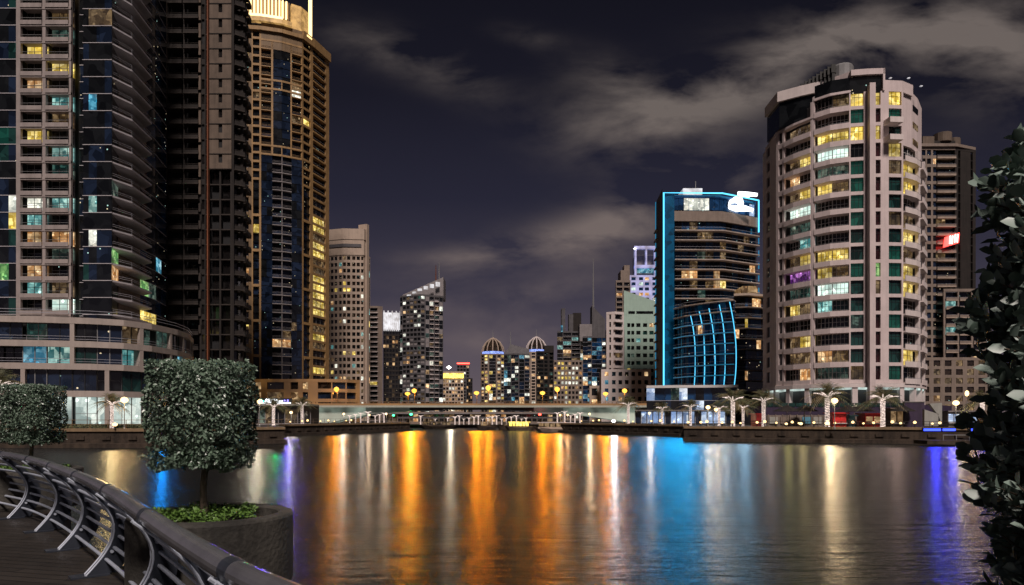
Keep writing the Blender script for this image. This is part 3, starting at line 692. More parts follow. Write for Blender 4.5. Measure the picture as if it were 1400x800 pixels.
def slanted():
    D = 300.; T = Thing('slanted_building', 'pale green white apartment building with a long slanted parapet and square windows', 'building', (X(865, D), D + 6, Q))
    rng = random.Random(31); fh = 3.32
    nf = 13; zt = Q + nf * fh
    pr = [pt(853, D), pt(905, D)]
    facade(T, pr, Q, nf, fh, [('P', 4), ('W', 3.6), ('P', 1.2), ('W', 3.6), ('P', 2.4), ('W', 5), ('P', 3), ('W', 5), ('P', 2.6), ('W', 5), ('P', 2), ('W', 5), ('P', 3)], wall='green_white', rng=rng, plit=.09, pal=('yellow', 'warm', 'teal', 'dim_teal'), glassm=('glass_black', 'glass_black', 'glass_teal'), sp=.5, top=False)
    g = T.part('wall')
    x0, x1 = pr[0][0], pr[1][0]; za, zb = Z(397, D), Z(415, D)
    g.hexa([(x0, D, zt), (x1, D, zt), (x1, D + 1, zt), (x0, D + 1, zt), (x0, D, za), (x1, D, zb), (x1, D + 1, zb), (x0, D + 1, za)], 'green_white')
    for a, b in ((859, 868), (870, 893)): T.item('window').box(X(a, D), X(b, D), D - .1, D + .05, Z(429, D), Z(425.5, D), 'glass_black')
    pl = [pt(829, D - 3), pt(841, D - 5), pt(853, D - 3)]
    nl = int((Z(427, D) - Q) / fh)
    facade(T, pl, Q, nl, fh, [('P', 3), ('W', 2), ('P', 4), ('B', 9), ('P', 2)], wall='pale_stone', rng=rng, plit=.1, parapet=.28, bd=.8, pal=('yellow', 'dim_warm'))
    T.part('wall').prism([(pl[0][0], D), (X(836, D), D - 2.3), (X(853, D), D - 1.5), (X(853, D), D + .7), (X(905, D), D + .7), (X(905, D + 20), D + 20), (X(829, D + 20) + .4, D + 20)], Q, zt - 3, 'grey_stone')
    T.part('wall').prism([(X(853, D), D + .7), (X(905, D), D + .7), (X(905, D + 20), D + 20), (X(853, D + 20) + .4, D + 20)], zt - 3, zt + 6, 'green_white')
    # lower wing in front
    lo = [pt(822, D - 12), pt(890, D - 12)]
    facade(T, lo, Q, 6, 3.5, [('P', 3), ('W', 3, {'g': ('cyan', 'glass_blue')}), ('P', 3)] + [('W', 3), ('P', 2.4)] * 6, wall='pale_stone', rng=rng, plit=.12, pal=('yellow', 'warm'), sp=.5)
    T.part('wall').box(lo[0][0], lo[1][0], D - 11.3, D - 6, Q, Q + 21, 'sand_stone')
    T.finish()
slanted()
# neighbours filling the far skyline at the right of the bridge
def neon_tower():
    T = Thing('neon_edged_tower', 'dark tower outlined in cyan neon with a sail of curved neon fins', 'tower', (X(960, 232), 236, Q))
    T.subs = True; rng = random.Random(41); fh = 3.28
    pl = [pt(907, 230), pt(987, 230.5), pt(1036, 238)]
    z1 = Z(265, 230); nf = 18; zb = Z(302, 230) - nf * fh
    ls = [math.dist(pl[0], pl[1]), math.dist(pl[1], pl[2])]; TT = sum(ls)
    u = lambda px: ((px - 907) / 80 * ls[0]) / TT if px <= 987 else (ls[0] + (px - 987) / 49 * ls[1]) / TT
    lit = {}
    for f, c, m in ((12, 1, 'warm'), (12, 2, 'warm'), (11, 5, 'warm'), (11, 6, 'yellow'), (11, 4, 'dim_warm'), (17, 2, 'dim_warm'), (16, 3, 'dim_warm'), (16, 4, 'dim_warm'), (15, 6, 'dim_warm'), (14, 4, 'dim_warm'), (13, 2, 'dim_warm'), (15, 9, 'dim_warm'), (8, 5, 'warm'), (8, 6, 'yellow'), (8, 4, 'yellow'), (9, 4, 'dim_warm'), (14, 6, 'dim_warm'), (11, 2, 'dim_warm')): lit[(f, c)] = m
    fr = seg(pl, u(922), 1)
    for f in range(nf):
        z = zb + f * fh; g = T.item('balcony')
        g.band(fr, -1.4, .9, z - .19, z + .19, 'blue_slab')
        g.band(fr, .82, .86, z + 1.0, z + 1.06, 'line_metal')
    facade(T, fr, zb, nf, fh, [('D', 5)] * 12, rng=rng, lit=litmap(lit), plit=.05, pal=('dim_warm', 'warm', 'dim_teal'), glassm=('glass_blue', 'glass_navy', 'glass_black', 'glass_blue'), rec=1.2, top=False, wall='dark_core', mull=2, frame='dark_metal')
    T.part('blue_panel').band(seg(pl, 0, u(922)), -.8, -.02, Q + 3, z1, 'blue_lit')
    # crown storeys
    T.part('crown').band(fr, -.8, .0, zb + nf * fh, zb + nf * fh + 3.4, 'sand_dim')
    T.part('crown').band(seg(pl, u(922), 1), -1.6, -.9, zb + nf * fh + 3.4, z1, 'glass_blue')
    for a in range(922, 1034, 7):
        g = T.item('window'); g.band(seg(pl, u(a), u(a + 6.2)), -.85, -.7, zb + nf * fh + 3.9, z1 - 1.2, 'white' if 932 < a < 965 else ('shop_blue' if a > 1020 else 'glass_blue'))
    T.part('roof_box').box(X(932, 236), X(958, 236), 234, 244, z1 - 1, z1 + 3.2, 'white_glow')
    T.part('roof_box').box(X(960, 238), X(984, 238), 238, 246, z1 - 1, z1 + 1.5, 'grey_stone')
    T.part('mast').tube([(X(951, 238), 238, z1 + 3), (X(951, 238), 238, z1 + 7)], .15, 'frame_metal', 5)
    T.part('wall').prism(offset(pl, -1.25) + rb(pl, 0, 262), Q, z1 - .5, 'dark_core')
    # left flank seen edge on
    lf = [pt(897.5, 246), pt(907, 230.6)]
    z2 = Z(277, 246)
    facade(T, lf, zb - 6 * 0, nf + 1, fh, [('G', 3), ('G', 3)], rng=rng, plit=.03, glassm=('glass_blue', 'blue_lit'), wall='dark_core', top=False, linem='line_metal')
    for f in range(nf + 1): T.item('balcony').band(seg(lf, 0, .35), -.4, 1.0, zb + f * fh - .2, zb + f * fh + .2, 'sand_dim')
    T.part('wall').prism([(lf[0][0] - .2, lf[0][1] + .2), (lf[1][0] - .2, lf[1][1] + .5), (lf[1][0] * 262 / lf[1][1], 262), (lf[0][0] * 262 / lf[0][1] + .3, 262)], Q, z2, 'grey_dark')
    # neon outlines
    e = offset(pl, .45)
    nz = z1 + .2
    T.item('neon_tube').tube([(e[0][0], e[0][1], Z(545, 230)), (e[0][0], e[0][1], nz), (e[1][0], e[1][1], nz), (e[2][0], e[2][1], nz)], .26, 'neon_cyan', 6)
    T.item('neon_tube').tube([(e[2][0], e[2][1], nz), (e[2][0], e[2][1], Z(318, 238))], .24, 'neon_cyan', 6)
    for k in range(5): T.item('neon_tube').tube([(e[2][0], e[2][1], Z(326 + k * 17, 238)), (e[2][0], e[2][1], Z(334 + k * 17, 238))], .2, 'neon_soft', 6)
    T.item('neon_tube').tube([(lf[0][0] - .3, lf[0][1] - .3, Z(540, 246)), (lf[0][0] - .3, lf[0][1] - .3, z2)], .2, 'neon_soft', 6)
    T.item('neon_tube').tube([(lf[0][0] - .3, lf[0][1] - .3, z2), (lf[0][0] + 3, lf[0][1] - .3, z2 + .2)], .2, 'neon_soft', 6)
    # roof sign: an over bright swash and a short line above it
    D = 233.
    def sw(pts, r): T.part('sign').tube([(X(a, D), D, Z(b, D)) for a, b in pts], [q * .18 for q in r], 'sign_white', 8)
    sw([(995, 282), (999, 276), (1006, 273), (1012, 276), (1014, 283)], [1.5, 3.5, 6.5, 6.5, 4]); sw([(996, 283), (1006, 285), (1018, 285), (1030, 287)], [3.5, 6, 6, 2.5]); sw([(1012, 268), (1014, 277), (1013, 285)], [2.5, 4, 4])
    D = 236.; sw([(1009, 264.5), (1022, 265.5), (1035, 266.5)], [4, 4.5, 3.5]); sw([(1010, 268), (1024, 269)], [2.5, 2.5])
    # curved lower wing with five neon fins
    D0, D1 = 228., 211.
    wing = [pt(923, 227), pt(938, 221.), pt(960, 216.5), pt(982, 212.8), pt(1004, 210.5)]
    nfw = 9; zw = Z(543, 220)
    lw_ = {(5, 9): 'yellow', (4, 3): 'warm', (6, 8): 'warm', (2, 7): 'warm', (7, 5): 'warm', (5, 5): 'dim_warm'}
    for f in range(nfw + 1):
        z = zw + f * fh
        g = T.item('balcony'); g.band(wing, -2.5, .7, z - .16, z + .16, 'blue_slab'); g.band(wing, .72, .82, z - .1, z + .06, 'neon_soft') if f < 8 else None
        g.band(wing, .6, .64, z + .95, z + 1.02, 'line_metal')
    facade(T, wing, zw, nfw, fh, [('D', 4), ('P', .3)] * 9, rng=rng, lit=litmap(lw_), plit=.0, glassm=('glass_blue', 'blue_lit', 'glass_navy', 'glass_blue', 'glass_navy'), rec=1.1, wall='glass_blue', top=False, mull=2, frame='blue_lit')
    T.part('wall').prism(offset(wing, -1.3) + rb(wing, 0, 231), Q, zw + nfw * fh, 'dark_core')
    for tops in (((942, 432), (946, 452), (948.5, 480), (948, 515), (945, 548)), ((954, 427), (958.5, 450), (961, 480), (961, 515), (958, 550)), ((967, 423), (972, 448), (975, 480), (975, 515), (972, 552)),
                 ((981, 418), (986, 443), (989, 475), (989, 505), (986, 540)), ((995, 414), (1000, 440), (1003.5, 472), (1003.5, 505), (1001, 530))):
        Df = 221 - (tops[2][0] - 948) * .17
        P = [Vector((X(a, Df), Df - 1.8, Z(b, Df))) for a, b in tops]
        cr = []
        for i in range(len(P) - 1):
            a, b = P[i], P[i + 1]; p0 = P[i - 1] if i else a; p3 = P[i + 2] if i + 2 < len(P) else b
            for t in (0, .25, .5, .75):
                cr.append(.5 * ((2 * a) + (b - p0) * t + (2 * p0 - 5 * a + 4 * b - p3) * t * t + (3 * a - p0 - 3 * b + p3) * t ** 3))
        cr.append(P[-1])
        T.item('neon_fin').tube(cr, .14, 'neon_sail', 6)
        g = T.item('fin_plate')
        for i in range(len(cr) - 1):
            a, b = cr[i], cr[i + 1]; g.poly([(a.x + .3, a.y + .2, a.z), (b.x + .3, b.y + .2, b.z), (b.x + .3, b.y + 3, b.z), (a.x + .3, a.y + 3, a.z)], 'dark_metal')
    # right wing of beige balcony bands
    rw = [pt(1003, 214), pt(1022, 213), pt(1050, 216)]
    n3 = 9; z3 = Z(535, 213)
    facade(T, rw, z3, n3, fh, [('B', 4)] * 7, rng=rng, wall='dark_core', slab='sand_dim', plit=.16, pal=('yellow', 'warm', 'dim_warm'), glassm=('glass_blue', 'glass_brown', 'glass_navy'), parapet=None, bd=.8, rec=1.2, top=False)
    T.part('wall').prism(offset(rw, -1.3) + rb(rw, 0, 234), Q, z3 + n3 * fh, 'dark_core')
    T.part('roof').prism(offset(rw, .9) + rb(rw, 0, 230), z3 + n3 * fh + .3, z3 + n3 * fh + 1.0, 'sand_stone')
    T.part('roof').box(X(1014, 220), X(1034, 220), 219, 227, z3 + n3 * fh + 1, z3 + n3 * fh + 4.5, 'shop_warm')
    # podium and shop floor
    pd = [pt(884, 186), pt(930, 184), pt(1008, 182)]
    facade(T, pd, Z(565, 185), 2, 3.4, [('G', 4)] * 11, rng=rng, plit=.15, pal=('shop_blue', 'dim_teal'), glassm=('glass_navy', 'glass_blue', 'glass_black'), top=False)
    T.part('roof').prism(offset(pd, 1.4) + rb(pd, 0, 205), Z(565, 185) + 6.8, Z(565, 185) + 7.5, 'white_paint')
    T.part('podium_body').prism(offset(pd, -.5) + rb(pd, 0, 205), Q, Z(565, 185) + 6.7, 'dark_core')
    sh = [pt(868, 170), pt(1000, 166)]
    for j in range(16):
        e = seg(sh, j / 16 + .004, (j + 1) / 16 - .004); g = T.item('shop_window'); g.sheet(e, 0, Q + .3, Z(563, 168), 'shop_blue' if j % 5 else 'glass_navy'); g.band(seg(e, 0, .06), .01, .1, Q, Z(563, 168), 'white_paint')
    T.part('shop_body').prism(offset(sh, -.3) + rb(sh, 0, 184), Q, Z(562, 168), 'grey_dark')
    T.part('shop_body').prism(offset(sh, 1.2) + rb(sh, 0, 176), Z(562, 168), Z(560.5, 168), 'grey_stone')
    T.finish()
neon_tower()

def round_tower():
    """big curved pink stone tower at the right"""
    D = 141.
    XS = [1043, 1061, 1085, 1110, 1135, 1162, 1186, 1208, 1234, 1250, 1259, 1265]; DS = [166, 154.5, 149.6, 146, 143.2, 141.8, 141.2, 141, 141.3, 143.4, 146.5, 152]
    pl = [pt(a, b) for a, b in zip(XS, DS)]
    T = Thing('curved_stone_tower', 'broad curved pink stone apartment tower with rounded balconies and many lit rooms', 'tower', (X(1155, 150), 155, Q))
    T.subs = True; rng = random.Random(50); ls = [math.dist(pl[i], pl[i + 1]) for i in range(11)]; TT = sum(ls)
    def u(px):
        a = 0
        for i in range(11):
            if px <= XS[i + 1]: return (a + ls[i] * (px - XS[i]) / (XS[i + 1] - XS[i])) / TT
            a += ls[i]
        return 1.
    fh = 3.55; nf = 17; z0 = Z(520, D) - .55; W_ = 'pink_stone'
    def r(row): return 16 - row
    def col(a, b, cols, n1=nf, out=0, **k):
        p = seg(pl, u(a), u(b)); p = offset(p, out) if out else p
        facade(T, p, z0, n1, fh, cols, rng=rng, top=False, wall=W_, plit=0, **k)
    dk = ('glass_black', 'glass_black', 'glass_brown')
    col(1043, 1062, [('P', 5), ('W', 4), ('P', 4), ('P', 4)], 16, sp=.3, glassm=dk)
    col(1062, 1072, [('P', 2), ('W', 4, {'sp': .3}), ('P', 2)], 16, glassm=dk)
    Lm = {3: 'yellow', 4: 'warm', 5: 'yellow', 6: 'bright', 8: 'teal', 9: 'yellow', 10: 'violet_room', 12: 'yellow', 14: 'yellow', 16: 'warm', 1: 'dim_warm', 7: 'dim_teal', 11: 'dim_teal', 15: 'dim_warm'}
    half = {3: 1, 5: 1, 9: 1, 12: 0, 14: 1, 16: 1, 4: 0, 8: 1}
    def litL(f, c):
        row = 16 - f; m = Lm.get(row)
        if m is None: return rng.choice(dk)
        if row in half and (c == 0) != (half[row] == 0): return 'glass_black' if m != 'yellow' else 'dim_warm'
        return m
    col(1072, 1108, [('B', 16, {'mull': 4}), ('B', 18, {'mull': 4})], 16, lit=litL, rec=1.9, bd=.15, parapet=.26, rail='frame_metal', frame='white_paint')
    col(1108, 1113, [('P', 1)])
    Mm = {0: 'dim_warm', 2: 'yellow', 3: 'bright', 4: 'dim_teal', 5: 'yellow', 9: 'yellow', 10: 'yellow', 11: 'bright', 12: 'teal', 15: 'warm', 16: 'dim_teal', 8: 'glass_black'}
    def litM(f, c):
        row = 16 - f; m = Mm.get(row)
        if m is None: return rng.choice(dk)
        if row in (5, 12, 10, 15) and c == 1: return 'dim_warm' if row != 12 else 'glass_teal'
        if row == 0 and c == 0: return 'glass_black'
        return m
    col(1113, 1161, [('B', 27, {'mull': 5}), ('B', 21, {'mull': 4})], lit=litM, rec=1.9, bd=.15, parapet=.26, rail='frame_metal', frame='white_paint')
    fm = {0: 'yellow', 1: 'glass_green', 2: 'yellow', 3: 'glass_black', 4: 'glass_green', 5: 'glass_green', 6: 'glass_green', 7: 'glass_green', 8: 'glass_teal', 10: 'glass_green', 11: 'glass_teal', 13: 'dim_teal', 16: 'dim_warm'}
    col(1161, 1186, [('P', 2), ('W', 18, {'sp': .2, 'mull': 3}), ('P', 5)], lit=lambda f, c: fm.get(16 - f, 'glass_teal'), frame='dark_metal', inset=.5)
    T.part('pier').band(seg(pl, u(1185.5), u(1192)), -.5, 1.7, z0 - 7, z0 + nf * fh + 1.0, W_)
    gm = {0: 'yellow', 2: 'yellow', 10: 'green_room', 11: 'dim_warm'}
    col(1192, 1208, [('W', 12, {'sp': .2, 'mull': 2}), ('P', 4)], lit=lambda f, c: gm.get(16 - f, 'glass_red'), frame='dark_metal', inset=.5)
    hm = {0: 'yellow', 1: 'glass_green', 3: 'yellow', 4: 'dim_warm', 7: 'dim_warm', 9: 'glass_green'}
    col(1208, 1235, [('P', 7), ('W', 17, {'sp': .2, 'mull': 3}), ('P', 3)], lit=lambda f, c: hm.get(16 - f, 'glass_teal' if f % 3 else 'glass_green'), frame='dark_metal', inset=.5)
    im = {2: 'dim_warm', 4: 'yellow', 5: 'yellow', 8: 'yellow', 10: 'yellow', 11: 'yellow', 9: 'dim_warm', 15: 'yellow', 7: 'dim_warm'}
    p = seg(pl, u(1235), 1)
    facade(T, p, z0, 14, fh, [('B', 9, {'mull': 2}), ('P', 2), ('B', 9, {'mull': 2}), ('P', 1)], rng=rng, wall='pale_stone', slab='pale_stone', lit=lambda f, c: (im.get(16 - f) if c == 0 else None) or 'glass_black', top=False, parapet=.27, bd=.5, rec=1.1, frame='white_paint')
    # side lobe balconies on the top floors right of the proud pier
    for f in (14, 15):
        g = T.item('balcony'); z = z0 + f * fh
        g.band(seg(pl, u(1208), u(1226)), -.2, 2.2, z - .2, z + .9, 'pale_stone')
    T.part('wall').band(seg(pl, u(1234), .985), -2.6, -.6, z0 + 14 * fh, z0 + 17 * fh + 1.2, W_)
    for f in (14, 15, 16):
        T.item('window').band(seg(pl, u(1252), u(1259)), -.59, -.52, z0 + f * fh + 1.1, z0 + f * fh + 2.3, 'dim_warm' if f < 16 else 'glass_black')
    # parapet: stone band, dark louvre band, stone top
    zt = z0 + nf * fh; zl = z0 + 16 * fh
    fullL = seg(pl, u(1047), u(1163)); topz = Z(94, D)
    for p, a in ((seg(pl, u(1047), u(1113)), zl), (seg(pl, u(1113), u(1163)), zt)):
        T.part('wall').band(p, -1.2, .1, a, a + .5, W_)
    tp = [pt(1047, 160), pt(1064, 152.2), pt(1095, 149.4), pt(1130, 146.8), pt(1163, 143.4)]
    T.part('louvre_band').band(tp, -1.6, -.3, zl + .5, zl + 6.4, 'glass_black')
    T.part('louvre_band').band(seg(pl, u(1113), u(1208)), -1.6, -.3, zt - .2, zt + 4.1 - .8, 'glass_black')
    T.part('parapet').band(tp, -1.6, .25, zl + 6.4, zl + 8.6, 'pale_stone')
    T.part('parapet').prism(offset(tp, -1.0) + rb(tp, 0, 166), zl + 6.0, zl + 7.0, 'grey_stone')
    T.part('parapet').prism([pt(1139, 145.5), pt(1163, 142.6), pt(1163, 152), pt(1139, 152)], zt + 2.5, zt + 4.9, W_)
    T.part('parapet').band(seg(pl, u(1163), u(1209)), -1.6, .3, zt + 3.4, topz, W_)
    T.part('parapet').band(seg(pl, u(1206.5), u(1209)), -3, .3, zt, topz, W_)
    T.part('wall').band(seg(pl, u(1209), u(1249)), -2.2, -.1, zt, Z(109, D), W_)
    T.part('wall').band(seg(pl, u(1249), .99), -2.6, -.62, zt + 1.2, Z(120, D), W_)
    T.part('wall').prism(offset(pl, -1.95) + rb(pl, 0, 180), z0 - 8, zt, 'grey_dark')
    T.part('wall').prism(offset(seg(pl, u(1062), u(1235)), -2.4) + [(X(1235, 165), 165), (X(1062, 170), 170)], zt, zt + 2.2, 'pale_stone')
    # rooftop plant and dark sign frame
    g = T.part('roof_sign')
    for k in range(9):
        a = pt(1096 + k * 5.2, 150 - k * .6); g.box(a[0], a[0] + .6, a[1], a[1] + .5, zt + 3.5, zt + 5.6 + k * .22, 'sign_dark')
        g.box(a[0] - .2, a[0] + .75, a[1] - .1, a[1] + .1, zt + 4.3 + k * .2, zt + 5.9 + k * .22, 'sign_dark')
    a, b = pt(1094, 150.6), pt(1144, 145)
    for h in (3.2, 4.3, 5.2): g.tube([(a[0], a[1] + .3, zt + h), (b[0], b[1] + .3, zt + h + 1.6)], .14, 'sign_dark', 5)
    T.part('roof_plant').lathe([(2.2, zt + 3), (2.3, zt + 7.6), (2.0, zt + 8.0)], X(1151, 147), 147, 'frame_metal', 14)
    for a in (1215, 1240, 1257): T.item('roof_lamp').box(X(a, 143), X(a + 3, 143), 142.6, 143, Z(108 if a < 1245 else 119, 143), Z(107 if a < 1245 else 118, 143), 'white_glow')
    # entrance storey
    T.part('wall').band(pl, -1.2, .3, z0 - .9, z0 - .05, 'pale_stone')
    T.part('lobby').band(seg(pl, .02, .985), -3.2, -3.0, Q, z0 - .9, 'lobby_white')
    T.part('lobby').band(seg(pl, .02, .985), -3, -.1, z0 - 1.3, z0 - .92, 'lobby_white')
    n = 22
    for j in range(n):
        e = seg(pl, (j + .12) / n, (j + .88) / n)
        if j in (0, 3, 7, 12): continue
        T.item('lobby_window').band(e, -2.6, -2.5, Q + 2, z0 - 2.4, rng.choice(['glass_teal', 'glass_teal', 'shop', 'glass_black']))
    for j in range(12): T.item('column').band(seg(pl, j / 11.4 + .003, j / 11.4 + .022), -.9, .1, Q, z0 - .9, 'pale_stone')
    T.part('terrace').band(pl, -.2, 5, Q, Q + 4.2, 'purple_wall')
    T.finish()
round_tower()

def rear_tower():
    D = 263.; T = Thing('rear_brick_tower', 'beige and dark brown tower carrying a small red sign behind the curved stone tower', 'tower', (X(1300, D), D + 8, Q))
    rng = random.Random(61); fh = 3.3; z1 = Z(205, D); nf = int((z1 - Q) / fh); z0 = z1 - nf * fh
    a = [pt(1258, D), pt(1306, D)]; b = [pt(1306, D), pt(1334, D + 3)]
    facade(T, a, z0, nf, fh, [('P', 2), ('W', 6), ('P', 2.2), ('W', 6), ('P', 3), ('W', 5), ('B', 16), ('B', 12)], wall='sand_dim', slab='sand_stone', rng=rng, plit=.05, parapet=.25, bd=.7, pal=('dim_warm', 'teal', 'warm'), glassm=('glass_black', 'glass_navy'), mull=0, sp=.36)
    facade(T, b, z0, nf, fh, [('P', 4), ('D', 3), ('P', 14), ('D', 3), ('P', 4)], wall='dark_brown', rng=rng, plit=0, glassm=('glass_black',))
    T.part('roof').prism(offset(a, .8) + [(b[1][0], b[1][1]), (b[1][0], D + 20), (a[0][0], D + 20)], z1 + 1.1, z1 + 2.2, 'sand_dim')
    T.part('roof').box(X(1268, D), X(1284, D), D + 3, D + 14, z1 + 2.2, z1 + 6.5, 'brown_panel')
    T.part('roof').box(X(1284, D), X(1318, D), D + 4, D + 14, z1 + 2.2, z1 + 5.2, 'dark_brown')
    T.part('roof').lathe([(3.2, z1 + 5), (3.2, z1 + 8.5), (1, z1 + 9.2)], X(1302, D), D + 6, 'brown_panel', 12)
    T.part('roof').lathe([(2.2, z1 + 3), (2.2, z1 + 6.5), (1, z1 + 7)], X(1318, D), D + 6, 'brown_panel', 12)
    T.part('wall').prism([(a[0][0], D + 1.5), (a[1][0], D + 1.5), (b[1][0], D + 4.6), (b[1][0], D + 22), (a[0][0], D + 22)], Q, z1, 'dark_core')
    # wider lower storeys
    c = [pt(1290, D - 4), pt(1350, D - 4)]; nl = int((Z(400, D) - Q) / fh)
    facade(T, c, Q, nl, fh, [('P', 2), ('B', 12), ('P', 1.5), ('B', 12), ('P', 2), ('B', 12), ('P', 2)], wall='sand_dim', slab='sand_stone', rng=rng, plit=.12, pal=('teal', 'dim_warm', 'dim_teal', 'warm'), glassm=('glass_black', 'glass_navy'), parapet=.3)
    c = [pt(1258, D - 8), pt(1350, D - 8)]
    facade(T, c, Q, 7, fh, [('P', 2), ('W', 6), ('P', 2)] * 6, wall='sand_dim', rng=rng, plit=.4, pal=('dim_warm', 'shop_warm', 'dim_warm'), glassm=('glass_brown',), sp=.35)
    T.part('wall').prism([(X(1258, D), D - 7.2), (X(1350, D), D - 7.2), (X(1350, D), D - 2), (X(1258, D), D - 2)], Q, Q + 7 * fh, 'dark_brown')
    T.part('wall').box(X(1290, D), X(1350, D), D - 2.5, D + 10, Q, Q + nl * fh, 'dark_brown')
    # red sign: a lit box with two letter shapes
    D = 261.; s = T.part('sign'); s.hexa([(X(1291, D), D - .2, Z(338, D)), (X(1311, D), D, Z(332, D)), (X(1311, D), D + .8, Z(332, D)), (X(1291, D), D + .8, Z(338, D)),
        (X(1293, D), D - .2, Z(324, D)), (X(1312, D), D, Z(318, D)), (X(1312, D), D + .8, Z(318, D)), (X(1293, D), D + .8, Z(324, D))], 'sign_red')
    l = T.part('sign_letters')
    for x0 in (1297, 1304):
        k = -(x0 - 1297) * .3
        for q in (0, 3.2): l.tube([(X(x0 + q, D), D - .6, Z(334 + k, D)), (X(x0 + q + 1, D), D - .6, Z(323 + k, D))], .22, 'sign_pink', 5)
        l.tube([(X(x0 + .5, D), D - .6, Z(328.5 + k, D)), (X(x0 + 4, D), D - .6, Z(328 + k, D))], .22, 'sign_pink', 5)
    T.finish()
rear_tower()
# ------------------------------------------------------------------ ground, water, quays
def gmat():
    surf('asphalt', (.05, .045, .04), .85, .3, scale=.2)
gmat()
FAR = .9
canalL = [(-400, 84), (-45, 84), (-40.5, 92), (-33, 99), (-45.8, 137), (-28.8, 192), (-38, 246)]
canalR = [(14, 246), (7.8, 182), (33.5, 133), (27.2, 108), (64, 93), (400, 30)]
g = G()
def landpoly(ps, z, m):
    g.poly([(x, y, z) for x, y in ps], m)
landpoly(canalL + [(-400, 246)], Q, 'asphalt')
landpoly([(14, 246)] + canalR[1:] + [(6000, 30), (6000, 246)], Q, 'asphalt')
landpoly([(-400, 84), (-400, 246), (-6000, 246), (-6000, 84)], Q, 'asphalt')
landpoly([(-6000, 246), (6000, 246), (6000, 7000), (-6000, 7000)], FAR, 'asphalt')
gr = g.build('ground'); gr['kind'] = 'structure'

# water: one sheet; rough micro waves stretch every reflection into a streak
m, nt, b = new_mat('water')
geo = N(nt, 'ShaderNodeNewGeometry')
b.inputs['Base Color'].default_value = (.006, .008, .009, 1); b.inputs['IOR'].default_value = 1.33
b.inputs['Specular IOR Level'].default_value = .27
h = None
for sx, sy, s, w in ((.32, 1.5, 1.5, .62), (1.1, 4.4, 2.4, .26), (.10, .42, 1.2, .8)):
    mp = N(nt, 'ShaderNodeMapping'); mp.inputs['Scale'].default_value = (sx, sy, 1); mp.inputs['Rotation'].default_value = (0, 0, .12 * s)
    L(nt, geo.outputs['Position'], mp.inputs['Vector'])
    n = N(nt, 'ShaderNodeTexNoise', i_Scale=s, i_Detail=4., i_Roughness=.6, i_Distortion=.4); L(nt, mp.outputs[0], n.inputs['Vector'])
    q = MATH(nt, 'MULTIPLY', n.outputs['Fac'], w); h = q if h is None else MATH(nt, 'ADD', h, q)
bp = N(nt, 'ShaderNodeBump', i_Strength=1., i_Distance=.17); L(nt, h, bp.inputs['Height']); L(nt, bp.outputs['Normal'], b.inputs['Normal'])
n = N(nt, 'ShaderNodeTexNoise', i_Scale=.035, i_Detail=3.); L(nt, geo.outputs['Position'], n.inputs['Vector'])
L(nt, MATH(nt, 'ADD', MATH(nt, 'MULTIPLY', n.outputs['Fac'], .05), .11), b.inputs['Roughness'])
# murky water: most of the light goes in, a grey gloss comes back
gl = N(nt, 'ShaderNodeBsdfGlossy'); fr_ = N(nt, 'ShaderNodeFresnel', i_IOR=1.33)
fc = MATH(nt, 'ADD', MATH(nt, 'MULTIPLY', fr_.outputs[0], .44), .03); cb = N(nt, 'ShaderNodeCombineColor')
for i_ in range(3): L(nt, fc, cb.inputs[i_])
L(nt, cb.outputs[0], gl.inputs['Color'])
L(nt, MATH(nt, 'ADD', MATH(nt, 'MULTIPLY', n.outputs['Fac'], .05), .13), gl.inputs['Roughness']); L(nt, bp.outputs['Normal'], gl.inputs['Normal'])
df = N(nt, 'ShaderNodeBsdfDiffuse'); df.inputs['Color'].default_value = (.004, .006, .007, 1)
ash = N(nt, 'ShaderNodeAddShader'); L(nt, gl.outputs[0], ash.inputs[0]); L(nt, df.outputs[0], ash.inputs[1])
L(nt, ash.outputs[0], nt.nodes['Material Output'].inputs['Surface'])
g = G(); g.poly([(-6000, -300, 0), (6000, -300, 0), (6000, 7000, 0), (-6000, 7000, 0)], 'water')
w = g.build('water'); w['kind'] = 'structure'

def quay(name, label, pl, z, th=.35, ledge=True):
    T = Thing(name, label, 'quay wall', (pl[0][0], pl[0][1], 0))
    # outward side of the polyline faces the canal
    T.part('wall').band(pl, -.5, .05, -1, z - .02, 'quay_dark')
    T.part('coping').band(pl, -1.2, .25, z - .02, z + th, 'quay_cap')
    if ledge:
        T.part('ledge').band(pl, .05, 1.1, -1, .55, 'quay_dark')
        ls = sum(math.dist(pl[i], pl[i + 1]) for i in range(len(pl) - 1)); n = int(ls / 3.2)
        for j in range(n): T.item('fender').band(seg(pl, (j + .3) / n, (j + .62) / n), .06, .22, .95, 1.4, 'quay_dark')
    T.finish()
quay('quay_wall', 'dark quay wall along the left shore in front of the podium shops', [(-90, 84), (-45, 84), (-40.5, 92), (-33, 99)], Q)
quay('quay_wall', 'long dark quay wall below the gold podium running to the bridge', [(-45.8, 137), (-28.8, 192)], Q)
quay('quay_wall', 'distant low quay wall seen under the bridge arch', [(-38, 246), (14, 246)], FAR, .2, False)
quay('quay_wall', 'lit quay wall at the right end of the bridge', [(7.8, 182), (33.5, 133)], Q)
quay('quay_wall', 'dark quay wall in front of the curved stone tower promenade', [(27.2, 108), (64, 93), (110, 80)], Q)

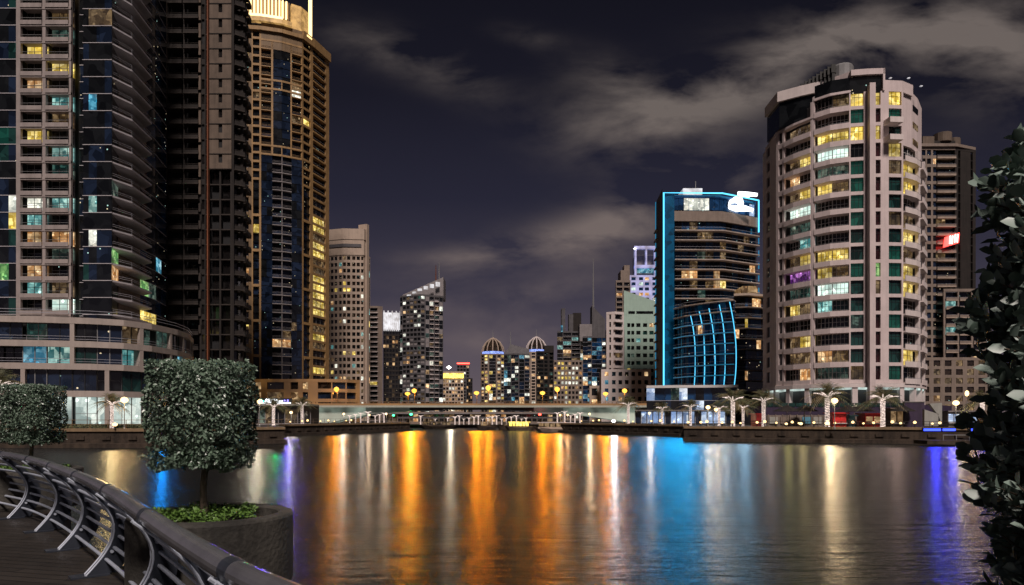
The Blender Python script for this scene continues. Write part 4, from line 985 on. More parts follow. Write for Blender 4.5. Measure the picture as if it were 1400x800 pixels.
def rails(label, pl, z, col='frame_metal', h=1.05, step=2.2):
    T = Thing('promenade_railing', label, 'railing', (pl[0][0], pl[0][1], z))
    for q in (h, h * .5): T.part('rail').band(pl, -.6, -.55, z + q - .03, z + q + .03, col)
    ls = sum(math.dist(pl[i], pl[i + 1]) for i in range(len(pl) - 1)); n = int(ls / step)
    for j in range(n): T.item('post').band(seg(pl, j / n, j / n + .07 / ls), -.6, -.54, z, z + h, col)
    T.finish()
rails('warm lit promenade railing on the left shore in front of the podium', [(-88, 84), (-45, 84), (-40.5, 92), (-33, 99)], Q + .35, 'gold_dim')
rails('promenade railing along the quay below the gold podium', [(-45.8, 137), (-28.8, 192)], Q + .35, 'sand_dim')
rails('promenade railing in front of the curved stone tower', [(27.2, 108), (64, 93), (110, 80)], Q + .35, 'brown_slab', .8)

# ------------------------------------------------------------------ bridge
def bridge():
    T = Thing('bridge', 'low pale concrete road bridge spanning the canal', 'bridge', (-12, 232, 0))
    Y0, Y1 = 230., 243.
    D = Y0
    prof = [(396, 2.0 + .02), (452, 2.0 + .02), (470, 3.1), (500, 4.6), (530, 5.55), (560, 6.05), (610, 6.4), (680, 6.4), (730, 6.0), (770, 5.2), (810, 4.0), (845, 2.7), (868, 1.6)]
    zt = Z(553.5, D)
    g = T.part('girder')
    def col(px): return 'abutment_lit' if px > 770 or px < 500 else ('girder_mid' if px > 720 or px < 550 else 'grey_dark')  # light on the ends and shade at midspan put into the colours
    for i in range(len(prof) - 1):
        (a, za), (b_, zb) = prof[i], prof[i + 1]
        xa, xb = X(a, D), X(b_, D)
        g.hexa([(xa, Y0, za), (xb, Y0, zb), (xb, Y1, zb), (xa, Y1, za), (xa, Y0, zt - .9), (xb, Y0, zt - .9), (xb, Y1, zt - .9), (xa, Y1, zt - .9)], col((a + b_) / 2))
    T.part('deck').box(X(385, D), X(892, D), Y0 - 1.6, Y1 + 1.6, zt - .9, zt - .25, 'bridge_pale')
    T.part('road_surface').box(X(385, D), X(892, D), Y0 - .9, Y1 + .9, zt - .25, zt - .1, 'asphalt')
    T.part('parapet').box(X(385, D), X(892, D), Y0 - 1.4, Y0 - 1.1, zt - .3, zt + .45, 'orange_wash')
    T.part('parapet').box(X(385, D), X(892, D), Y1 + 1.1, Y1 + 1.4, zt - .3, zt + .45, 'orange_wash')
    for k in range(90): T.item('parapet_post').box(X(388 + k * 5.6, D), X(388 + k * 5.6, D) + .15, Y0 - 1.45, Y0 - 1.05, zt + .45, zt + .9, 'rust')
    T.part('parapet_rail').box(X(385, D), X(892, D), Y0 - 1.32, Y0 - 1.2, zt + .86, zt + .98, 'gold_stone')
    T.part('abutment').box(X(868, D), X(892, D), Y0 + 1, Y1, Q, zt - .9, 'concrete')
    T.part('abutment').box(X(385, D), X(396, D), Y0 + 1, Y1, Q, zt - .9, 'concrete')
    T.finish()
    return zt
BZ = bridge()
# road lamps on the bridge
def road_lamp():
    r = empty('street_lamp', (0, 0, 0)); tag(r, '', 'street lamp', 'street lamps on the bridge')
    g = G(); g.tube([(0, 0, 0), (0, 0, 3.9), (-.1, -.5, 4.3)], [.11, .08, .06], 'gold_dim', 6); g.build('pole', r)
    g = G(); g.lathe([(.1, 4.6), (.75, 4.35), (.92, 3.95), (.6, 3.55), (.1, 3.4)], -.1, -.6, 'lamp_orange', 10); g.build('lamp_head', r, smooth=True)
    return r
RL = road_lamp()
names = ['street lamp at the left end of the bridge beside the tan tower', 'left lamp of the close orange pair below the slant roofed tower', 'right lamp of the close orange pair below the slant roofed tower', 'orange bridge lamp just left of the lone domed tower', 'orange bridge lamp directly below the lone domed tower',
         'orange bridge lamp below the plain brown tower', 'orange bridge lamp at the left foot of the beige block', 'orange bridge lamp at the left corner of the slanted building wing', 'rightmost orange bridge lamp in front of the slanted building']
for i, (px, py) in enumerate(((461, 532), (558, 538), (567, 534), (652, 537), (668, 530), (742, 537), (762, 532), (828, 538), (854, 534))):
    Y = 231.5 if i % 2 else 241.5; loc = (X(px, Y), Y, BZ - .1); sc = (Z(py, Y) - BZ) / 4.0
    o = RL if i == 0 else dup(RL, loc, 0, names[i])
    o.location = loc; o['label'] = names[i]; o.scale = (1, 1, sc)
    light('SPOT', (loc[0], loc[1] - 1.5, loc[2] + 4.0 * sc), (1., .29, .0), 1.15e4, None, .8, (-loc[0], -loc[1], -9), 30)  # added beam beside the lamp, for its streak on the water
    light('POINT', (loc[0], loc[1] - .8, loc[2] + 3.2 * sc), (1., .42, .06), 420, None, .3)

# ------------------------------------------------------------------ palms wound with string lights
def palm(seed, H=4.2, crown=True, cat='lit palm'):
    rng = random.Random(seed)
    r = empty('palm_tree', (0, 0, 0)); tag(r, '', 'palm tree')
    g = G(); g.tube([(0, 0, 0), (.05, 0, H * .5), (0, 0, H)], [.27, .20, .22], 'brown_panel', 8); g.build('trunk', r)
    g = G()
    pts = []
    for k in range(190):
        a = k * .62; z = .1 + (H - .1) * k / 190; rad = .29 - .05 * math.sin(z / H * 3.1); pts.append((rad * math.cos(a), rad * math.sin(a), z))
    g.tube(pts, .075, 'string_light', 4); g.build('string_lights', r)
    arms = 9
    for k in range(arms):
        a = 2 * math.pi * k / arms + rng.uniform(-.2, .2); el = rng.uniform(.55, 1.0)
        P = []
        for t in np.linspace(0, 1, 6):
            rr = 1.9 * el * t; zz = H + 1.25 * t - .75 * t * t * el; P.append((rr * math.cos(a), rr * math.sin(a), zz))
        g = G(); g.tube(P, [.11, .09, .08, .07, .05, .04], 'string_light', 5); g.build('lit_branch', r)
    if crown:
        g = G()
        for k in range(60):
            a = rng.uniform(0, 6.283); up = rng.uniform(-.1, 1.4); ln = rng.uniform(2.9, 4.1)
            ca, sa = math.cos(a), math.sin(a)
            prev = None
            for t in np.linspace(0, 1, 9):
                rr = ln * (math.cos(up) * t); zz = H + .4 + ln * (math.sin(up) * t - .55 * t * t)
                p = Vector((rr * ca, rr * sa, zz))
                if prev is not None:
                    w = .55 * (1 - abs(2 * t - 1) ** 2) + .12
                    for s in (-1, 1):
                        for q in (0., .5):
                            b0 = prev.lerp(p, q); tip = b0 + Vector((-sa * s, ca * s, -.45)) * w + (p - prev) * .9
                            g.poly([b0, b0 + (p - prev) * .22, tip], 'palm_leaf' if k % 3 else 'palm_leaf_dry')
                prev = p
        g.build('crown', r)
    return r
surf('palm_leaf', (.13, .14, .07), .5, .4, scale=1.5)
surf('palm_leaf_dry', (.24, .19, .10), .6, .4, scale=1.5)
P1, P2, P3 = palm(1), palm(2, 3.9), palm(3, 4.0, False)
P1['group'] = P2['group'] = 'palms wound with white string lights'
def put(proto, px, pybase, D, z, sc, label, used=[]):
    rz = (px * .37) % 6.28
    loc = (X(px, D), D, z)
    if proto not in used: used.append(proto); o = proto; o.location = loc; o.rotation_euler.z = rz; o.scale = (sc,) * 3; o['label'] = label
    else: o = dup(proto, loc, rz, label, sc)
    return o
qs = lambda l, px, D, s, p=P1: put(p, px, 0, D, Q, s, l)
qs('white lit palm with bushy crown on the left shore in front of the podium shops', 153, 90, .80)
qs('lit palm nearest the glowing restaurant sign on the left shore', 374, 134, .95, P2)
qs('lit palm in front of the pale bridge abutment', 413, 146, 1.0)
qs('large lit palm at the left end of the right hand promenade', 1002, 113, 1.12, P2)
qs('small lit palm just right of the large one near the neon podium', 1016, 124, .8)
qs('lit palm beside the red kiosk at the left corner of the curved stone tower', 1044, 109, 1.0)
qs('brightest lit palm in front of the middle of the curved stone tower', 1131, 101, 1.12)
qs('lit palm in front of the right half of the curved stone tower', 1207, 99.5, 1.08, P2)
qs('lit palm at the far right partly behind the leafy shrub', 1343, 104, 1.0, P2)
qs('small lit palm by the neon tower shop windows, left one', 905, 141, .85, P2)
qs('small lit palm by the neon tower shop windows, middle one', 944, 142, .9)
qs('small lit palm between the shop windows and the large promenade palm', 983, 132, .85, P2)
qs('lit palm at the right foot of the bridge', 859, 155, 1.05)
qs('palm at the left edge rising behind the smaller clipped tree', -4, 88, 1.3)
pale = 'pale lit palms lined up beyond the bridge arch'
P3['group'] = pale
for i, px in enumerate((478, 486, 493, 503, 513, 519, 525, 575, 595, 612, 622, 628, 634, 641, 648, 654, 660, 667, 673, 679, 686, 692, 699, 706, 713, 719, 762, 772, 780, 786, 793)):
    D = 252 + (i * 7 % 5) * 3
    if px < 540: D = 205 + (i * 5 % 4) * 4
    if px > 740: D = 196 + (i * 5 % 4) * 3
    z = Q if (px < 540 or px > 740) else FAR
    put(P3, px, 0, D, z, .50 + .09 * (i * 5 % 4), 'slim white lit palm seen low beneath the bridge deck')

# ------------------------------------------------------------------ promenade lamps and quay lights
def globe_lamp():
    r = empty('lamp_post', (0, 0, 0)); tag(r, '', 'lamp post', 'promenade lamp posts')
    g = G(); g.lathe([(.16, 0), (.14, .3), (.07, .4), (.05, 3.6), (.12, 3.7)], 0, 0, 'frame_metal', 8); g.build('pole', r)
    g = G(); g.lathe([(.1, 3.65), (.38, 3.8), (.48, 4.05), (.38, 4.32), (.06, 4.45)], 0, 0, 'lamp_warm', 10); g.build('lamp_head', r, smooth=True)
    return r
GLP = globe_lamp(); first = True
for px, py, D, lab, col, pw in ((170, 547, 88, 'lamp post with warm globe beside the left shore palm', (1, .62, .25), 2500), (355, 549, 128, 'lamp post with starry warm globe beside the clipped tree', (1, .85, .6), 7500),
        (398, 564, 140, 'lamp post between the two palms below the glowing restaurant sign', (1, .9, .75), 1500), (470, 566, 165, 'white lamp in front of the lit abutment', (1, .88, .7), 4500),
        (505, 571, 190, 'warm lamp among the palms under the left bridge span', (1, .7, .45), 2500), (528, 566, 200, 'lamp near the pier at the left bridge span', (1, .75, .5), 4500),
        (766, 569, 190, 'left lamp of the pair below the right bridge span', (1, .75, .45), 2500), (776, 571, 192, 'right lamp of the pair below the right bridge span', (1, .6, .3), 1500),
        (806, 566, 176, 'bright lamp in front of the pale right bridge girder', (1, .75, .45), 6500), (888, 565, 146, 'lamp post in front of the neon tower shop corner', (1, .8, .6), 3500),
        (968, 557, 122, 'bright lamp post left of the large promenade palm', (1, .82, .6), 4500), (979, 560, 122, 'orange toned lamp post just left of the large promenade palm', (1, .7, .4), 2500),
        (1141, 548, 99, 'lamp globe beside the brightest palm', (1, .78, .48), 5000), (1307, 551, 103, 'lamp post near the white sail sculpture', (1, .8, .55), 3500),
        (1322, 538, 180, 'orange lamp in front of the rear tower base', (1, .35, .08), 3000)):
    loc = (X(px, D), D, Q); sc = max(.6, (Z(py, D) - Q) / 4.05)
    if first: o = GLP; o.location = loc; first = False
    else: o = dup(GLP, loc)
    o['label'] = lab; o.scale = (1, 1, sc) if sc > 1.4 else (sc,) * 3
    light('SPOT', (loc[0], loc[1] - .9, loc[2] + 4.05 * sc), col, pw * .24, None, .5, (-loc[0], -loc[1], -4), 42)  # added beam over the water, strengthens the globe's reflection
    light('POINT', (loc[0], loc[1] - .6, loc[2] + 3.9 * sc), col, 190, None, .2)
def quay_dot():
    r = empty('bollard_light', (0, 0, 0)); tag(r, 'small warm light set along the promenade edge', 'bollard light', 'small warm lights along the promenade edge')
    g = G(); g.lathe([(.09, 0), (.07, .42), (.12, .45)], 0, 0, 'dark_metal', 6); g.build('post', r)
    g = G(); g.lathe([(.1, .45), (.2, .55), (.18, .72), (.04, .8)], 0, 0, 'dot_warm', 8); g.build('lamp', r)
    return r
QD = quay_dot(); first = True
def dots(a, b, n, inset=0):
    global first
    for k in range(n):
        t = (k + .5 + .25 * math.sin(k * 2.3)) / n; loc = (a[0] + (b[0] - a[0]) * t, a[1] + (b[1] - a[1]) * t + .7, Q + .35)
        if first: QD.location = loc; first = False
        else: dup(QD, loc, 0, None, .8 + .5 * ((k * 7) % 5) / 5)
dots((27.2, 108), (64, 93), 24); dots((-45.8, 137), (-38, 165), 8); dots((16, 168), (33.5, 133), 9)
BQ = {}
def special(px, D, z, r, mat, lab, col, pw, nm='quay_light', cone=40):
    o = empty(nm, (X(px, D), D, z)); tag(o, lab, 'quay light')
    g = G(); g.lathe([(.12, 0), (.1, .3)], 0, 0, 'dark_metal', 6); g.build('bracket', o)
    g = G(); g.lathe([(r * .5, .3), (r, .3 + r * .5), (r * .9, .3 + r), (r * .2, .3 + r * 1.4)], 0, 0, mat, 10); g.build('lamp', o)
    if pw: light('SPOT', (X(px, D), D - .8, z + .5), col, pw * .24, None, .5, (-X(px, D), -D, -z - .8), cone)  # added streak beam in front of the lamp body
special(157, 83.6, Q + .35, .30, 'lamp_warm', 'brightest warm light on the left shore quay edge', (1, .75, .35), 2000)
special(1131, 97.5, Q + .35, .34, 'lamp_warm', 'brightest warm light on the quay edge below the middle palm', (1, .72, .4), 3800)
special(1095, 98.6, Q + .35, .26, 'lamp_warm', 'second bright warm light on the quay edge left of the middle palm', (1, .8, .35), 500)
special(1075, 99.5, Q + .35, .22, 'lamp_warm', 'yellowish light on the quay edge below the left part of the stone tower', (1, .9, .3), 350)
special(839, 150, Q + .35, .45, 'lamp_white', 'very bright white light at the right foot of the bridge', (.85, .92, 1), 9000)
special(562, 240, 4.2, .5, 'lamp_green', 'green navigation light left on the bridge', (.05, 1, .3), 3500, 'signal_light', 24)
special(538, 232, 3.9, .4, 'lamp_green', 'green navigation light under the left span', (.05, 1, .3), 0, 'signal_light')
special(738, 229, 4.1, .5, 'lamp_red', 'red navigation light under the right span', (1, .1, .05), 600, 'signal_light', 24)

# blue lit floating jetty at the right shore
T = Thing('floating_jetty', 'low dark floating jetty with blue underlights at the right shore', 'jetty', (X(1300, 90), 90, 0))
T.part('deck').box(X(1255, 90), X(1420, 90), 88, 91, .25, .75, 'quay_dark'); T.part('rail').box(X(1290, 88), X(1420, 88), 88.1, 88.2, 1.4, 1.5, 'frame_metal')
for k in range(6): T.item('post').box(X(1290 + k * 18, 88), X(1290 + k * 18, 88) + .08, 88.1, 88.2, .75, 1.4, 'frame_metal')
T.finish()
for px, w, lab in ((1274, 1.1, 'left blue light strip on the jetty'), (1297, .8, 'middle blue light strip on the jetty'), (1337, .9, 'right blue light strip on the jetty beside the shrub')):
    o = empty('blue_light', (X(px, 92), 92, 1.9)); tag(o, lab, 'blue light')
    g = G(); g.box(-w, w, -.2, 0, 0, .32, 'lamp_blue'); g.build('lamp', o); g = G(); g.box(-w - .1, w + .1, .02, .3, -.05, .45, 'dark_metal'); g.build('housing', o)
    light('SPOT', (X(px, 92), 91.2, 2.1), (.02, .03, 1), (600, 400, 60)[(px > 1280) + (px > 1310)], None, .5, (-X(px, 92), -91, -3), 42)  # added beam for the blue streak on the water

# long sign on the gold podium
D = 170.; T = Thing('light_sign', 'long glowing white blue and green sign above the left shore restaurant', 'sign', (X(376, D), D, Q))
sr = random.Random(12)
for k in range(11):
    a = 355 + k * 3.75; m = 'sign_green' if k < 2 else ('sign_violet' if k > 8 else 'sign_white')
    P_ = [(X(a + sr.uniform(0, 2.8), D), D, Z(sr.uniform(545.5, 550.5), D)) for q in range(4)]
    T.item('sign_letter').tube(P_, .2, m, 5)
T.part('light_strip').tube([(X(354, D), D + .2, Z(551, D)), (X(397, D), D + .2, Z(551, D))], .16, 'sign_white', 5)
T.part('backing').box(X(353, D), X(398, D), D + .5, D + .9, Z(552, D), Z(544.5, D), 'dark_metal')
for px in (360, 392): T.item('post').box(X(px, D), X(px, D) + .3, D + .5, D + .8, Q, Z(552, D), 'dark_metal')
T.finish()
for px, c, p in ((350, (1, .95, .85), 2500), (379, (.0, 1, .20), 11000), (397, (.13, .06, 1), 9000)):
    light('SPOT', (X(px, D), D - 2, Z(549, D)), c, p * .6, None, .8, (-X(px, D), -D, -7), 34)  # added beams for the coloured streaks below the sign
o = empty('blue_light', (X(222, 86), 86, Q)); tag(o, 'small blue spot light on the left shore behind the clipped tree', 'blue light')
g = G(); g.lathe([(.1, 0), (.08, .5), (.2, .55), (.2, .85), (.05, .95)], 0, 0, 'lamp_blue', 8); g.build('lamp', o)
light('SPOT', (X(222, 85), 85, 2.9), (0, .30, 1), 900, None, .4, (-X(222, 85), -85, -3), 40)
# added spots without fittings, aimed over the water for coloured streaks
D = 227.
for px, py, c, p in ((908, 300, (.0, .48, 1), 2.4e4), (908, 400, (.0, .48, 1), 2.6e4), (925, 500, (.0, .48, 1), 2.0e4), (900, 470, (.0, .42, 1), 2.2e4), (950, 470, (.0, .50, 1), 1.1e4), (985, 470, (.1, .55, 1), .7e4)):
    light('SPOT', (X(px, D), D - 12, Z(py, D)), c, p * .75, None, 3.0, (-X(px, D), -D + 12, -Z(py, D)), 30, name='neon_streak_beam')
light('SPOT', (X(1017, 233), 229, Z(275, 233)), (.8, .92, 1), 6e3, None, 2.0, (-X(1017, 233), -229, -76), 30, name='sign_streak_beam')
for px, c, p, D in ((617, (1, .85, .6), 9000, 244), (712, (1, .5, .1), 1500, 200), (530, (1, .85, .7), 1500, 200), (498, (1, .85, .72), 1800, 200), (1043, (1, .72, .62), 1100, 108), (1210, (1, .70, .62), 1200, 99), (1250, (.45, .95, .9), 2300, 118), (1010, (.45, .75, 1), 3000, 112), (985, (.85, .95, 1), 2200, 120), (1180, (1, .8, .7), 300, 100), (1312, (1, .6, .3), 1400, 100)):
    light('SPOT', (X(px, D), D - 3, 5.5), c, p * .28, None, .7, (-X(px, D), -D + 3, -6), 40, name='streak_beam')  # added beams set where the streaks run, no lamp bodies

# ------------------------------------------------------------------ promenade clutter on the right
def wallthing(name, label, cat, px0, px1, D, z0, z1, m, th=.3):
    T = Thing(name, label, cat, (X((px0 + px1) / 2, D), D, Q)); T.part('panel').box(X(px0, D), X(px1, D), D, D + th, z0, z1, m); return T
T = wallthing('hoarding_wall', 'low patchy hoarding wall along the promenade behind the palms', 'hoarding', 1048, 1200, 108, Q, 4.1, 'hoarding')
for k in range(16): T.item('post').box(X(1050 + k * 9.8, 107.9), X(1051 + k * 9.8, 107.9), 107.8, 107.98, Q, 4.2, 'sand_dim')
for k in range(10): T.item('poster').box(X(1052 + k * 15, 107.9), X(1063 + k * 15, 107.9), 107.85, 107.97, 2.7, 3.8, ['concrete', 'sand_dim', 'hoarding', 'blue_paint', 'concrete'][k % 5])
T.finish()
T = wallthing('terrace_wall', 'dark purple terrace wall right of the brightest palms', 'wall', 1236, 1264, 105, Q, Z(550, 105), 'purple_wall')
T.part('coping').box(X(1235, 105), X(1265, 105), 104.9, 105.4, Z(550, 105), Z(549, 105), 'grey_stone'); T.finish()
T = wallthing('sky_wall', 'dark upper terrace wall with glass balustrade under the stone tower', 'wall', 1046, 1236, 118, Q, Z(556, 118), 'purple_wall')
for k in range(19): T.item('glass_panel').box(X(1048 + k * 10, 118), X(1057 + k * 10, 118), 117.9, 117.95, Z(556, 118), Z(551, 118), 'glass_teal')
T.root.name = 'balustrade_wall'; T.finish()
def umbrella(px, D, lab, s=1.):
    T = Thing('cafe_umbrella', lab, 'umbrella', (X(px, D), D, Q), 'dark cafe umbrellas on the promenade')
    c = X(px, D); T.part('pole').tube([(c, D, Q), (c, D, Q + 3.1 * s)], .05, 'frame_metal', 6)
    T.part('canopy').lathe([(1.9 * s, Q + 2.3 * s), (1.2 * s, Q + 2.65 * s), (.1, Q + 3.15 * s)], c, D, 'dark_brown', 8); T.finish()
for i, px in enumerate((1076, 1100, 1160, 1178, 1232)): umbrella(px, 104 + i % 2, ['dark umbrella left of the stone tower entrance', 'dark umbrella behind the left quay light', 'dark umbrella right of the brightest palm', 'dark umbrella above the red and white kiosk', 'dark umbrella beside the right hand palm'][i], 1.15)
def kiosk(px0, px1, D, ztop, lab, m, inner):
    T = Thing('kiosk', lab, 'kiosk', (X((px0 + px1) / 2, D), D, Q)); x0, x1 = X(px0, D), X(px1, D)
    T.part('body').box(x0, x1, D, D + 2.5, Q, ztop, m); T.part('roof').box(x0 - .25, x1 + .25, D - .5, D + 2.8, ztop, ztop + .18, m)
    n = max(2, int((x1 - x0) / .9))
    for k in range(n): T.item('window').box(x0 + (x1 - x0) * (k + .1) / n, x0 + (x1 - x0) * (k + .9) / n, D - .05, D - .01, Q + 1.0, ztop - .35, inner)
    T.part('counter').box(x0, x1, D - .35, D - .06, Q + .8, Q + .9, 'white_paint'); T.finish()
kiosk(1139, 1157, 103, 4.3, 'bright red kiosk right of the brightest palm', 'red_paint', 'red_paint')
kiosk(1183, 1205, 103, 4.2, 'red framed kiosk with white lit windows', 'red_paint', 'shop_warm')
kiosk(1161, 1169, 104, 3.9, 'small blue booth between the red kiosks', 'blue_paint', 'dim_teal')
kiosk(1034, 1042, 110, 4.2, 'narrow red booth beside the palm at the tower corner', 'red_paint', 'red_paint')
kiosk(1217, 1235, 104, 5.0, 'brown stall with small coloured lights next to the purple wall', 'brown_panel', 'shop_warm')
kiosk(1296, 1336, 108, 4.6, 'pale pavilion with lit canopy right of the sail sculpture', 'grey_stone', 'shop_blue')
# white sail sculpture
T = Thing('sail_sculpture', 'two tall pale folded slabs standing at the promenade corner', 'sculpture', (X(1276, 100), 100, Q))
D = 100.; g = T.part('slab')
for a, b_, c, d in (((1264, 582), (1264, 560), (1283, 566), (1283, 582)), ((1271, 552), (1288, 551), (1288, 582), (1283, 568))):
    f = [(X(q[0], D), D, max(Q, Z(q[1], D))) for q in (a, b_, c, d)]; k = [(x, y + .5, z) for x, y, z in f]
    g.poly(f, 'concrete'); g.poly(k[::-1], 'concrete')
    for i in range(4): g.poly([f[i], k[i], k[(i + 1) % 4], f[(i + 1) % 4]], 'concrete')
T.finish()
# restaurants beyond the bridge, and low buildings on the left shore
T = Thing('waterside_restaurant', 'long low restaurant building with lit windows seen beneath the bridge', 'restaurant', (X(640, 300), 300, FAR))
pl = [pt(530, 300), pt(770, 300)]
facade(T, pl, FAR, 1, 4.2, [('W', 5, {'sp': .25}), ('P', .7)] * 34, wall='sand_dim', rng=random.Random(3), plit=.45, pal=('shop_warm', 'dim_warm', 'dim_teal', 'warm', 'dim_warm'))
T.part('roof').box(pl[0][0], pl[1][0], 299, 312, 5.3, 5.8, 'grey_stone'); T.part('wall').box(pl[0][0], pl[1][0], 300.7, 311, FAR, 5.2, 'dark_brown'); T.finish()
T = Thing('bridge_underpass', 'second lower roadway with warm lights behind the main bridge', 'bridge', (X(640, 275), 275, FAR))
T.part('deck').box(X(545, 275), X(775, 275), 272, 280, 3.35, 4.0, 'grey_dark')
for k in range(9): T.item('pier').box(X(556 + k * 26, 275), X(558 + k * 26, 275), 274, 278, FAR, 3.3, 'sand_dim')
T.finish()
T = Thing('restaurant', 'low glass fronted restaurant below the glowing sign on the left shore', 'restaurant', (X(385, 160), 160, Q))
pl = [pt(345, 160), pt(425, 163)]
facade(T, pl, Q, 1, 3.6, [('W', 5, {'sp': .1}), ('P', .6)] * 9, wall='grey_stone', rng=random.Random(6), plit=.6, pal=('dim_warm', 'dim_teal', 'shop_warm'))
T.part('roof').prism(offset(pl, 1.5) + [(pl[1][0], 170), (pl[0][0], 170)], Q + 4.5, Q + 4.9, 'concrete'); T.part('wall').prism(offset(pl, -.7) + [(pl[1][0], 170), (pl[0][0], 170)], Q, Q + 4.5, 'dark_brown'); T.finish()
T = Thing('planter_hedge', 'clipped low hedge along the left shore promenade', 'hedge', (X(170, 90), 90, Q))
hg = T.part('leaves'); hr = random.Random(8)
for k in range(1500):
    x, y, z = X(hr.uniform(60, 205), 92), hr.uniform(91, 92.5), hr.uniform(Q, Q + .75); a = hr.uniform(0, 6.28); e = .16
    hg.poly([(x, y, z), (x + e * math.cos(a), y - .1, z + e * .3), (x + e * math.cos(a) * .3, y, z + e)], 'palm_leaf')
T.finish()

# boats
def boat(px, D, L_, lab, mats, cabin):
    T = Thing('boat', lab, 'boat', (X(px, D), D, 0)); c = X(px, D); hull = T.part('hull')
    n = 10; ring = []
    for s in (0, 1):
        z = (-.2, .9)[s]; k = (.72, 1.)[s]
        ring.append([(c + L_ * .5 * math.cos(a) * k * (1.06 if math.cos(a) > .9 else 1), D + L_ * .16 * math.sin(a) * k, z + (.35 if s and abs(math.cos(a)) > .8 else 0)) for a in [2 * math.pi * i / n for i in range(n)]])
    for i in range(n): hull.poly([ring[0][i], ring[0][(i + 1) % n], ring[1][(i + 1) % n], ring[1][i]], mats[0])
    hull.poly(ring[1], mats[0])
    cb = T.part('cabin'); cb.box(c - L_ * cabin, c + L_ * cabin * .8, D - L_ * .1, D + L_ * .1, .9, 1.3, mats[0])
    for k in range(6): T.item('window').box(c - L_ * cabin * .95 + k * L_ * cabin * .29, c - L_ * cabin * .95 + (k + .8) * L_ * cabin * .29, D - L_ * .1 - .03, D - L_ * .1 + .05, 1.3, 2.3, mats[1])
    T.part('roof').box(c - L_ * cabin * 1.05, c + L_ * cabin * .9, D - L_ * .12, D + L_ * .12, 2.35, 2.5, mats[2])
    T.finish()
boat(711, 195, 9, 'small boat glowing yellow under the bridge', ('brown_panel', 'boat_yellow', 'boat_yellow'), .36)
boat(762, 174, 12.5, 'long pale cream boat lying beneath the right bridge span', ('sand_stone', 'shop_warm', 'pale_stone'), .40)
boat(665, 210, 7, 'small boat with an orange light left of the glowing yellow boat', ('quay_dark', 'shop_warm', 'gold_dim'), .25)
boat(693, 205, 6, 'low dark open boat between the two lit small boats', ('quay_dark', 'dim_warm', 'dark_brown'), .2)
boat(600, 225, 14, 'long dark barge moored beneath the middle of the bridge', ('quay_dark', 'dim_warm', 'dark_brown'), .38)
# ------------------------------------------------------------------ foreground: promenade, railing, planters
surf('tube_steel', (.50, .55, .64), .28, .2, metal=.2, fine=14)
surf('rail_steel', (.21, .21, .23), .2, .3, metal=.5, fine=9)
surf('plate_steel', (.045, .052, .068), .35, .3, metal=.3, fine=10)
surf('edge_steel', (.62, .68, .78), .28, .15, metal=.2, fine=10)
surf('planter_concrete', (.050, .047, .040), .8, .55, scale=2.2, bump=.6, fine=22)
surf('bark', (.11, .085, .06), .9, .35, scale=9, bump=.6, fine=30)
surf('soil', (.03, .02, .012), .95, .4, scale=8, bump=.5)
def leafmat(name, a, b_, rough=.38, spec=.5, tl=.15):
    m, nt, b = new_mat(name); geo = N(nt, 'ShaderNodeNewGeometry')
    r = N(nt, 'ShaderNodeValToRGB'); r.color_ramp.elements[0].color = c4(a); r.color_ramp.elements[1].color = c4(b_)
    n = N(nt, 'ShaderNodeTexNoise', i_Scale=3.); L(nt, geo.outputs['Position'], n.inputs['Vector'])
    L(nt, MATH(nt, 'ADD', MATH(nt, 'MULTIPLY', geo.outputs['Random Per Island'], .75), MATH(nt, 'MULTIPLY', n.outputs['Fac'], .3)), r.inputs['Fac'])
    # paler underside
    mx = N(nt, 'ShaderNodeMix', data_type='RGBA'); L(nt, r.outputs['Color'], mx.inputs[6]); mx.inputs[7].default_value = c4([x * 1.5 + .01 for x in b_])
    L(nt, MATH(nt, 'MULTIPLY', geo.outputs['Backfacing'], .5), mx.inputs[0]); L(nt, mx.outputs[2], b.inputs['Base Color'])
    b.inputs['Roughness'].default_value = rough; b.inputs['Specular IOR Level'].default_value = spec
    return m
leafmat('leaf_small', (.022, .045, .026), (.13, .19, .135), .32, .7)
leafmat('leaf_big', (.085, .13, .10), (.20, .26, .225), .42, .6)
leafmat('leaf_cover', (.03, .07, .01), (.10, .19, .035), .45, .5)

# plan of the handrail: curved line of posts
ctrl = [(-15.5, 15.6), (-12.2, 14.0), (-8.95, 11.75), (-7.1, 10.05), (-4.75, 7.4), (-3.30, 5.62), (-1.60, 3.36), (-.78, 2.36), (.15, 1.50), (1.3, .95), (2.8, .75)]
def catmull(P, n=12):
    out = []
    for i in range(len(P) - 1):
        a, b_ = Vector(P[i]), Vector(P[i + 1]); p0 = Vector(P[i - 1]) if i else a * 2 - b_; p3 = Vector(P[i + 2]) if i + 2 < len(P) else b_ * 2 - a
        for k in range(n):
            t = k / n; out.append(.5 * ((2 * a) + (b_ - p0) * t + (2 * p0 - 5 * a + 4 * b_ - p3) * t * t + (3 * a - p0 - 3 * b_ + p3) * t ** 3))
    out.append(Vector(P[-1])); return out
path = catmull(ctrl)
acc = [0]
for i in range(len(path) - 1): acc.append(acc[-1] + (path[i + 1] - path[i]).length)
def along(s):
    s = max(0, min(acc[-1] - 1e-6, s))
    i = max(j for j in range(len(acc) - 1) if acc[j] <= s); t = (s - acc[i]) / (acc[i + 1] - acc[i])
    p = path[i].lerp(path[i + 1], t); d = (path[min(i + 2, len(path) - 1)] - path[max(0, i - 1)]).normalized()
    return p, d, Vector((-d.y, d.x))        # point, direction (towards the right), outward (towards the water)
